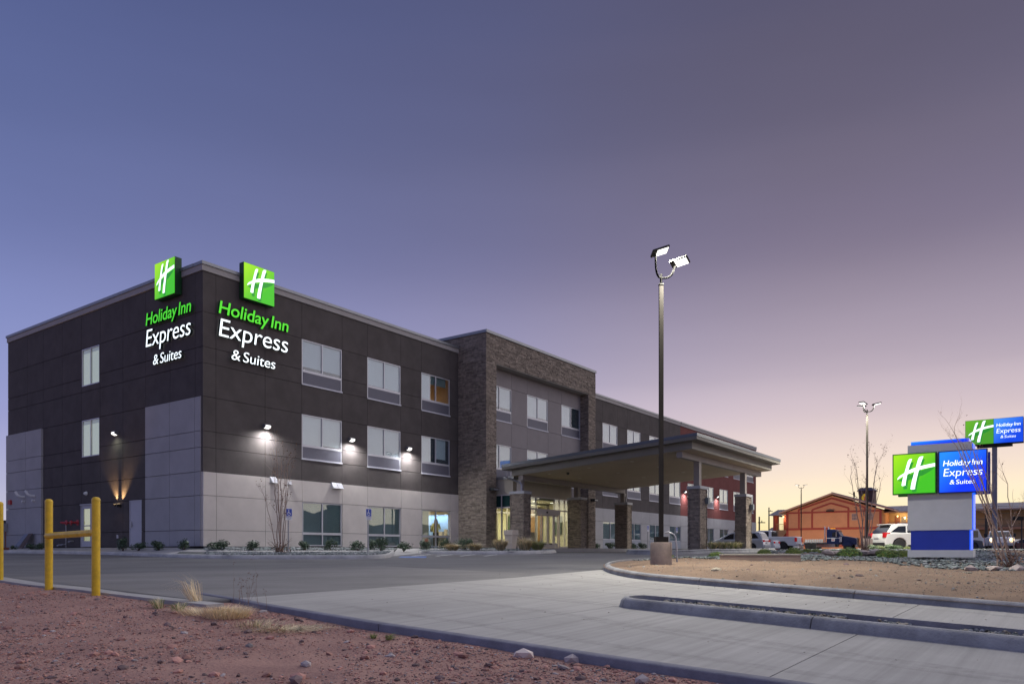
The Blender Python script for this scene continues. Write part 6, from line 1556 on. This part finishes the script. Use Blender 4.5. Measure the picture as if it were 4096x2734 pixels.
for i, (px, Y_, s, lab) in enumerate(((2385, 56, 1.2, 'small shrub right of the stone tower pier'), (2437, 57.5, 1.5, 'shrub under the first wing window'), (2535, 61, 1.5, 'shrub right of the third canopy column'), (2572, 62, 1.5, 'shrub near the small parking sign on the wing'))):
    shrub(lab, sh_var[i % 4], on_bed(px, Y_), Y_, .12, (s, s, s*.8), i*1.9, 'shrub', 'dark shrubs along the hotel walls')
S3 = [(2665, 26.0, .8, 1, 'yellow green mound shrub right of the lamp base'), (2866, 25.6, .82, 0, 'round green shrub at the left end of the low wall'), (3057, 29.6, .8, 1, 'low olive shrub behind the middle of the low wall'), (3176, 29.6, .95, 1, 'wide yellow green shrub behind the right end of the low wall'), (3399, 24.9, 1.1, 0, 'large round green shrub on the river rock left of the monument sign'),
      (3556, 24.2, 1.0, 0, 'large green shrub close to the monument sign'), (3610, 24.6, .85, 1, 'yellow green shrub touching the monument sign base'), (3229, 32.5, .62, 1, 'small shrub behind the pickup bed, nearest of the far row'), (3265, 32.0, .62, 1, 'small yellow shrub below the semi truck drums'), (3306, 32.0, .62, 1, 'small yellow shrub below the semi truck door'),
      (3342, 29.5, .68, 2, 'green shrub left of the pale edging blocks'), (3368, 29.3, .7, 2, 'green shrub touching the pale edging blocks'), (3533, 29.0, .8, 1, 'olive shrub behind the large green one'), (3487, 41.5, 1.0, 2, 'dark shrub below the second lamp base'), (3520, 41.5, .85, 1, 'yellow shrub in front of the white crossover'), (3560, 42.0, 1.15, 2, 'green shrub under the white crossover wheel'), (3590, 42.3, .9, 2, 'shrub in front of the crossover door'), (3630, 42.6, .7, 1, 'yellow shrub behind the monument sign edge')]
for i, (px, Y_, s, v, lab) in enumerate(S3):
    X_ = on_bed(px, Y_); z_ = isl_z(X_, Y_) if Y_ < 27.4 and pip(X_, Y_, ipoly) else T(Y_)+.12
    shrub(lab, ms_var[v], X_, Y_, z_, (s*.88, s*.88, s*.72), i*1.7, 'mound_shrub', 'rounded shrubs on the planting islands')

def branch(mb, p, d, l, r, depth, rnd, tips, wig=.25, up=.12, n=5):
    pts = [p]; rs_ = [r]; dd = d.copy()
    for i in range(n):
        dd = (dd+Vector((rnd.uniform(-wig, wig), rnd.uniform(-wig, wig), rnd.uniform(-wig*.5, wig*.5)+up))).normalized()
        pts.append(pts[-1]+dd*l/n); rs_.append(r*(1-.55*(i+1)/n))
    mb.tube([tuple(q) for q in pts], rs_, 5 if r > .008 else 4, cap=False)
    tips.append(pts[-1])
    if depth <= 0: return
    for i in range(1, n+1):
        if rnd.random() < .62:
            ax = Vector((rnd.uniform(-1, 1), rnd.uniform(-1, 1), rnd.uniform(.1, .9))).normalized()
            nd_ = (dd*.75+ax*.75).normalized()
            branch(mb, pts[i], nd_, l*rnd.uniform(.35, .6), rs_[i]*.62, depth-1, rnd, tips, wig, up, max(3, n-1))
m_bark = M('pale_bark', (.40, .29, .23), .85, var=.2, vscale=8); m_dry = M('dry_leaf', (.24, .13, .07), .8, island=.4); m_dry2 = M('dry_leaf_dark', (.10, .055, .04), .8, island=.4)
def bare_tree(label, X, Y, zb, stems, seed, leaves=220, base_leaves=150, sc=1.):
    rt = thing('bare_tree', label, 'tree', (X, Y, zb), 0, 'bare multi stemmed trees'); rnd = random.Random(seed)
    tk = MB(); cr = MB(); tips = []
    for (bx, by, tx, ty, h, r) in stems:
        pts = []; rs_ = []; k = 8
        for i in range(k+1):
            f = i/k; pts.append((bx+(tx-bx)*f**1.25+rnd.uniform(-.03, .03), by+(ty-by)*f+rnd.uniform(-.03, .03), h*f-.08*(1-f))); rs_.append(r*(1-.6*f))
        tk.tube(pts, [q*.72 for q in rs_], 6, cap=False)
        for i in range(3, k+1):
            if i < k and rnd.random() < .35: continue
            d = (Vector(pts[i])-Vector(pts[i-1])).normalized()
            for _ in range(2 if i == k else 1):
                a = rnd.uniform(0, 6.28); dd = (d*.9+Vector((math.cos(a)*.5, math.sin(a)*.5, .1))).normalized()
                branch(cr, Vector(pts[i]), dd, h*rnd.uniform(.13, .24), rs_[i]*.40, 2, rnd, tips, .28, .06)
    smooth_ang(tk.build('trunk', m_bark, rt), 60); 
    for _ in range(leaves):
        t = rnd.choice(tips); p = t+Vector((rnd.uniform(-.06, .06), rnd.uniform(-.06, .06), rnd.uniform(-.14, .02))); s = rnd.uniform(.015, .035)
        a = rnd.uniform(0, 6.28); u = Vector((math.cos(a), math.sin(a), rnd.uniform(-.6, .6)))*s; v = Vector((-math.sin(a), math.cos(a), rnd.uniform(-1, 1)))*s*.6
        cr.add([tuple(p-u), tuple(p+v), tuple(p+u), tuple(p-v)], [(0, 1, 2, 3)], 1)
    cr.build('crown', [m_bark, m_dry], rt, fix=False)
    if base_leaves:
        bs = MB()
        for _ in range(base_leaves):
            a = rnd.uniform(0, 6.28); q = rnd.uniform(0, .45); z = abs(rnd.gauss(.0, .22)); p = Vector((math.cos(a)*q, math.sin(a)*q*.7, z)); s = rnd.uniform(.02, .045)
            b_ = rnd.uniform(0, 6.28); u = Vector((math.cos(b_), math.sin(b_), rnd.uniform(-.6, .6)))*s; v = Vector((-math.sin(b_), math.cos(b_), rnd.uniform(-1, 1)))*s*.6
            bs.add([tuple(p-u), tuple(p+v), tuple(p+u), tuple(p-v)], [(0, 1, 2, 3)], rnd.randrange(2))
        for _ in range(16):
            a = rnd.uniform(0, 6.28); bs.tube([(0, 0, 0), (math.cos(a)*.25, math.sin(a)*.2, rnd.uniform(.15, .4)), (math.cos(a)*.5, math.sin(a)*.35, rnd.uniform(.2, .6))], [.008, .006, .002], 4, cap=False)
        stuff(bs.build('base_shoots', [m_dry, m_dry2], rt, fix=False))
    return rt
bare_tree('slender bare multi stemmed tree in front of the hotel wall', -9.15, 30.1, -.06, [(-.05, 0, -.22, .1, 3.2, .03), (.0, .05, -.10, 0, 4.0, .034), (.05, 0, .10, -.1, 3.6, .03), (.1, 0, .30, .1, 3.5, .03), (-.1, .05, -.62, 0, 2.3, .026), (.12, .03, .45, -.1, 3.0, .026), (.03, -.05, .16, .2, 3.2, .026)], 4, 420, 230)
bare_tree('leaning bare tree in front of the right side of the monument sign', 12.45, 19.2, isl_z(12.45, 19.2), [(-.1, 0, -1.15, .2, 3.1, .030), (-.2, .1, -.9, -.1, 2.9, .028), (0, 0, -1.3, .1, 3.4, .030), (.1, 0, -.75, 0, 2.8, .028), (.15, .05, -.95, .3, 3.2, .026), (.2, -.05, -.25, -.2, 2.4, .022), (-.3, 0, .55, .2, 1.7, .020), (.3, .1, .85, 0, 1.35, .016)], 12, 60, 170)
bare_tree('bare tree with sparse dry leaves between the semi truck and second lamp', 15.4, 33.4, T(33.4)+.13, [(-.05, 0, -.3, .1, 3.6, .04), (.0, .05, .1, 0, 4.0, .045), (.08, 0, .45, -.1, 3.8, .04), (-.1, 0, -.6, .1, 3.3, .035), (.12, 0, .75, .1, 3.0, .03)], 8, 420, 60)

# grasses
m_gr1 = M('straw_grass', (.85, .70, .45), .8, island=.35); m_gr2 = M('green_grass', (.26, .33, .10), .8, island=.35); m_gr3 = M('olive_grass', (.42, .38, .22), .8, island=.3)
def tuft(name, label, X, Y, Z, n, h, spread, mats, seed, lean=(0, 0), wd=.006, grp=None, cat='grass', base=.25):
    r = random.Random(seed); mb = MB()
    for _ in range(n):
        a = r.uniform(0, 6.28); q = r.uniform(0, base)*spread; b = Vector((math.cos(a)*q, math.sin(a)*q, 0))
        a2 = a+r.uniform(-.8, .8); o_ = spread*r.uniform(.2, 1.0); hh = h*r.uniform(.5, 1.05)
        m_ = b+Vector((math.cos(a2)*o_*.35+lean[0]*.35, math.sin(a2)*o_*.35+lean[1]*.35, hh*.62)); t = b+Vector((math.cos(a2)*o_+lean[0], math.sin(a2)*o_+lean[1], hh*r.uniform(.75, 1.0)*(1-.45*(o_/spread)**2)))
        w_ = Vector((-math.sin(a2+.7), math.cos(a2+.7), 0))*wd
        mb.add([tuple(b-w_), tuple(b+w_), tuple(m_+w_*.7), tuple(m_-w_*.7), tuple(t)], [(0, 1, 2, 3), (3, 2, 4)], r.randrange(len(mats)))
    o = mb.build(name, mats, None, (X, Y, Z), fix=False); tag(o, label, cat, grp); return o
for i, (px, Y_, h, lab) in enumerate(((1810, 35.6, .42, 'dry ornamental grass left of the stone tower corner'), (1900, 35.5, .45, 'low ornamental grass in front of the stone tower'), (2002, 36.0, .75, 'ornamental grass left of the beige planter'), (2100, 36.2, .80, 'large ornamental grass right of the beige planter'), (2150, 36.8, .6, 'greenish ornamental grass at the kerb tip before the sliding doors'))):
    tuft('ornamental_grass', lab, on_bed(px, Y_), Y_, .03, 800, h, .70, [m_gr3, m_gr1] if i != 4 else [m_gr3, m_gr2], 40+i, wd=.010, grp='ornamental grasses at the hotel entrance')
for i, (px, Y_) in enumerate(((2850, 38.8), (2890, 40), (2925, 41.5), (2950, 42.5))):
    tuft('ornamental_grass', f'ornamental grass between the two outer canopy columns, {ORD[i]} from left', on_bed(px, Y_), Y_, .06, 380, .6, .55, [m_gr3, m_gr1, m_gr2], 50+i, wd=.011, grp='ornamental grasses at the hotel entrance')
for i, (X_, Y_, n, h, sp, lean, mats, lab) in enumerate((
        (-5.35, 13.0, 110, .66, .34, (-.36, .05), [m_gr1], 'tall straw grass leaning left at the end of the concrete strip'), (-5.75, 12.45, 120, .24, .25, (-.1, 0), [m_gr1, m_gr2], 'short green and straw grass below the tall straw grass'), (-5.17, 11.85, 140, .20, .28, (0, 0), [m_gr2, m_gr1], 'small green grass tuft on the red dirt'),
        (-4.22, 11.3, 1100, .24, .36, (.03, 0), [m_gr1], 'dense golden straw grass tuft beside the slab'), (-4.75, 11.55, 260, .17, .30, (-.2, 0), [m_gr1], 'low flattened straw grass left of the golden tuft'), (-3.5, 10.5, 160, .14, .35, (.05, 0), [m_gr3, m_gr1], 'olive dry grass patch below the slab edge'),
        (-3.05, 10.2, 420, .07, .55, (.1, 0), [m_gr3, m_gr1], 'flattened olive weed mat on the red dirt'), (-1.73, 9.55, 60, .09, .10, (0, 0), [m_gr2], 'tiny green grass sprig left of two others near the slab'), (-1.50, 9.35, 90, .10, .14, (.05, 0), [m_gr2, m_gr3], 'green grass sprig on red dirt in the middle'), (-.98, 9.55, 80, .10, .12, (0, 0), [m_gr2, m_gr3], 'green grass sprig against the slab edge'))):
    tuft('grass_tuft', lab, X_, Y_, lot_z(X_, Y_), n, h, sp, mats, 70+i, lean, wd=.0035, grp='grass tufts on the red lot', base=.85 if i in (3, 4, 5, 6) else .3)
# dried weed stalks at the slab start
wd_ = thing('dry_weed', 'thin brown weed stalks standing at the start of the slab', 'weed', (-4.35, 12.35, lot_z(-4.35, 12.35)))
rnd = random.Random(77); mb = MB(); tips = []
for k in range(7): branch(mb, Vector((rnd.uniform(-.35, .45), rnd.uniform(-.1, .1), 0)), Vector((rnd.uniform(-.2, .2), 0, 1)), rnd.uniform(.3, .62), .0032, 1, rnd, tips, .18, .15)
for t in tips:
    for _ in range(3):
        p = t+Vector((rnd.uniform(-.03, .03), 0, rnd.uniform(-.06, .03))); s = .008; mb.add([(p.x-s, p.y, p.z), (p.x, p.y, p.z+s), (p.x+s, p.y, p.z), (p.x, p.y, p.z-s)], [(0, 1, 2, 3)], 0)
mb.build('stalks', M('weed_brown', (.28, .19, .15), .8), wd_, fix=False)

# ================================================================== the woman at the office desk, seen from behind
def person(label, loc, rot):
    V_ = [(0, 0, .93), (0, 0, 1.12), (0, .01, 1.32), (0, .02, 1.45), (0, .03, 1.55), (0, .03, 1.65)]; Rr = [(.165, .13), (.14, .11), (.165, .12), (.055, .055), (.085, .10), (.07, .08)]
    E_ = [(0, 1), (1, 2), (2, 3), (3, 4), (4, 5)]
    def add(p, r, par): V_.append(p); Rr.append((r, r)); E_.append((par, len(V_)-1)); return len(V_)-1
    for s in (-1, 1):
        h = add((s*.09, 0, .84), .105, 0); k = add((s*.10, .01, .47), .075, h); a = add((s*.10, -.02, .09), .05, k); add((s*.11, .14, .04), .042, a)
        sh_ = add((s*.175, 0, 1.38), .065, 2)
        el = add(((.28, .10, 1.12) if s > 0 else (-.25, .04, 1.11)), .05, sh_); wr = add(((.24, .32, 1.12) if s > 0 else (-.16, .24, 1.02)), .033, el)
        b = V_[wr]; pm = add((b[0], b[1]+.07, b[2]), .030, wr)
        for f, (dx, l_) in enumerate(((-.030, .07), (-.010, .085), (.010, .08), (.028, .065))):
            j = add((b[0]+dx, b[1]+.07+l_*.55, b[2]), .010, pm); add((b[0]+dx, b[1]+.07+l_, b[2]-.025), .008, j)
        j = add((b[0]-s*.045, b[1]+.075, b[2]), .011, pm); add((b[0]-s*.05, b[1]+.11, b[2]-.01), .009, j)
    me = bpy.data.meshes.new('body'); me.from_pydata(V_, E_, [])
    ob = bpy.data.objects.new('tmp', me); COL.objects.link(ob)
    ob.modifiers.new('skin', 'SKIN').use_smooth_shade = True; ss = ob.modifiers.new('sub', 'SUBSURF'); ss.levels = 2; ss.render_levels = 2
    for v, r in zip(me.skin_vertices[0].data, Rr): v.radius = r
    me.skin_vertices[0].data[0].use_root = True
    bpy.context.view_layer.update()
    bme = bpy.data.meshes.new_from_object(ob.evaluated_get(bpy.context.evaluated_depsgraph_get())); bpy.data.objects.remove(ob)
    mats = [M('skin', (.45, .26, .18), .6), M('olive_cardigan', (.52, .48, .22), .9, var=.1, vscale=20), M('black_trousers', (.03, .03, .035), .8)]
    for m_ in mats: bme.materials.append(m_)
    for f in bme.polygons:
        c = f.center; f.use_smooth = True
        f.material_index = 2 if (c.z < .90 and abs(c.x) < .21 and c.y < .2) else (0 if c.z > 1.46 or (c.y > .22 and c.z > .9) else 1)
    rt = thing('person', label, 'person', loc, rot); obj('body', bme, rt)
    hr_ = smooth_ang(MB().tube([(0, .02, 1.735), (0, -.01, 1.66), (0, -.035, 1.56), (-.01, -.085, 1.42), (-.05, -.135, 1.22), (-.09, -.14, 1.02), (-.11, -.13, .93)], [.03, .105, .118, .125, .10, .06, .015], 14).build('hair', M('brown_hair', (.09, .045, .025), .6, var=.3, vscale=30), rt), 60)
    return rt
p = HW(15.95, 1.3); person('woman with long brown hair in a yellow cardigan standing at the office desk', (p[0], p[1], BZ+.01), HROT-R(40))
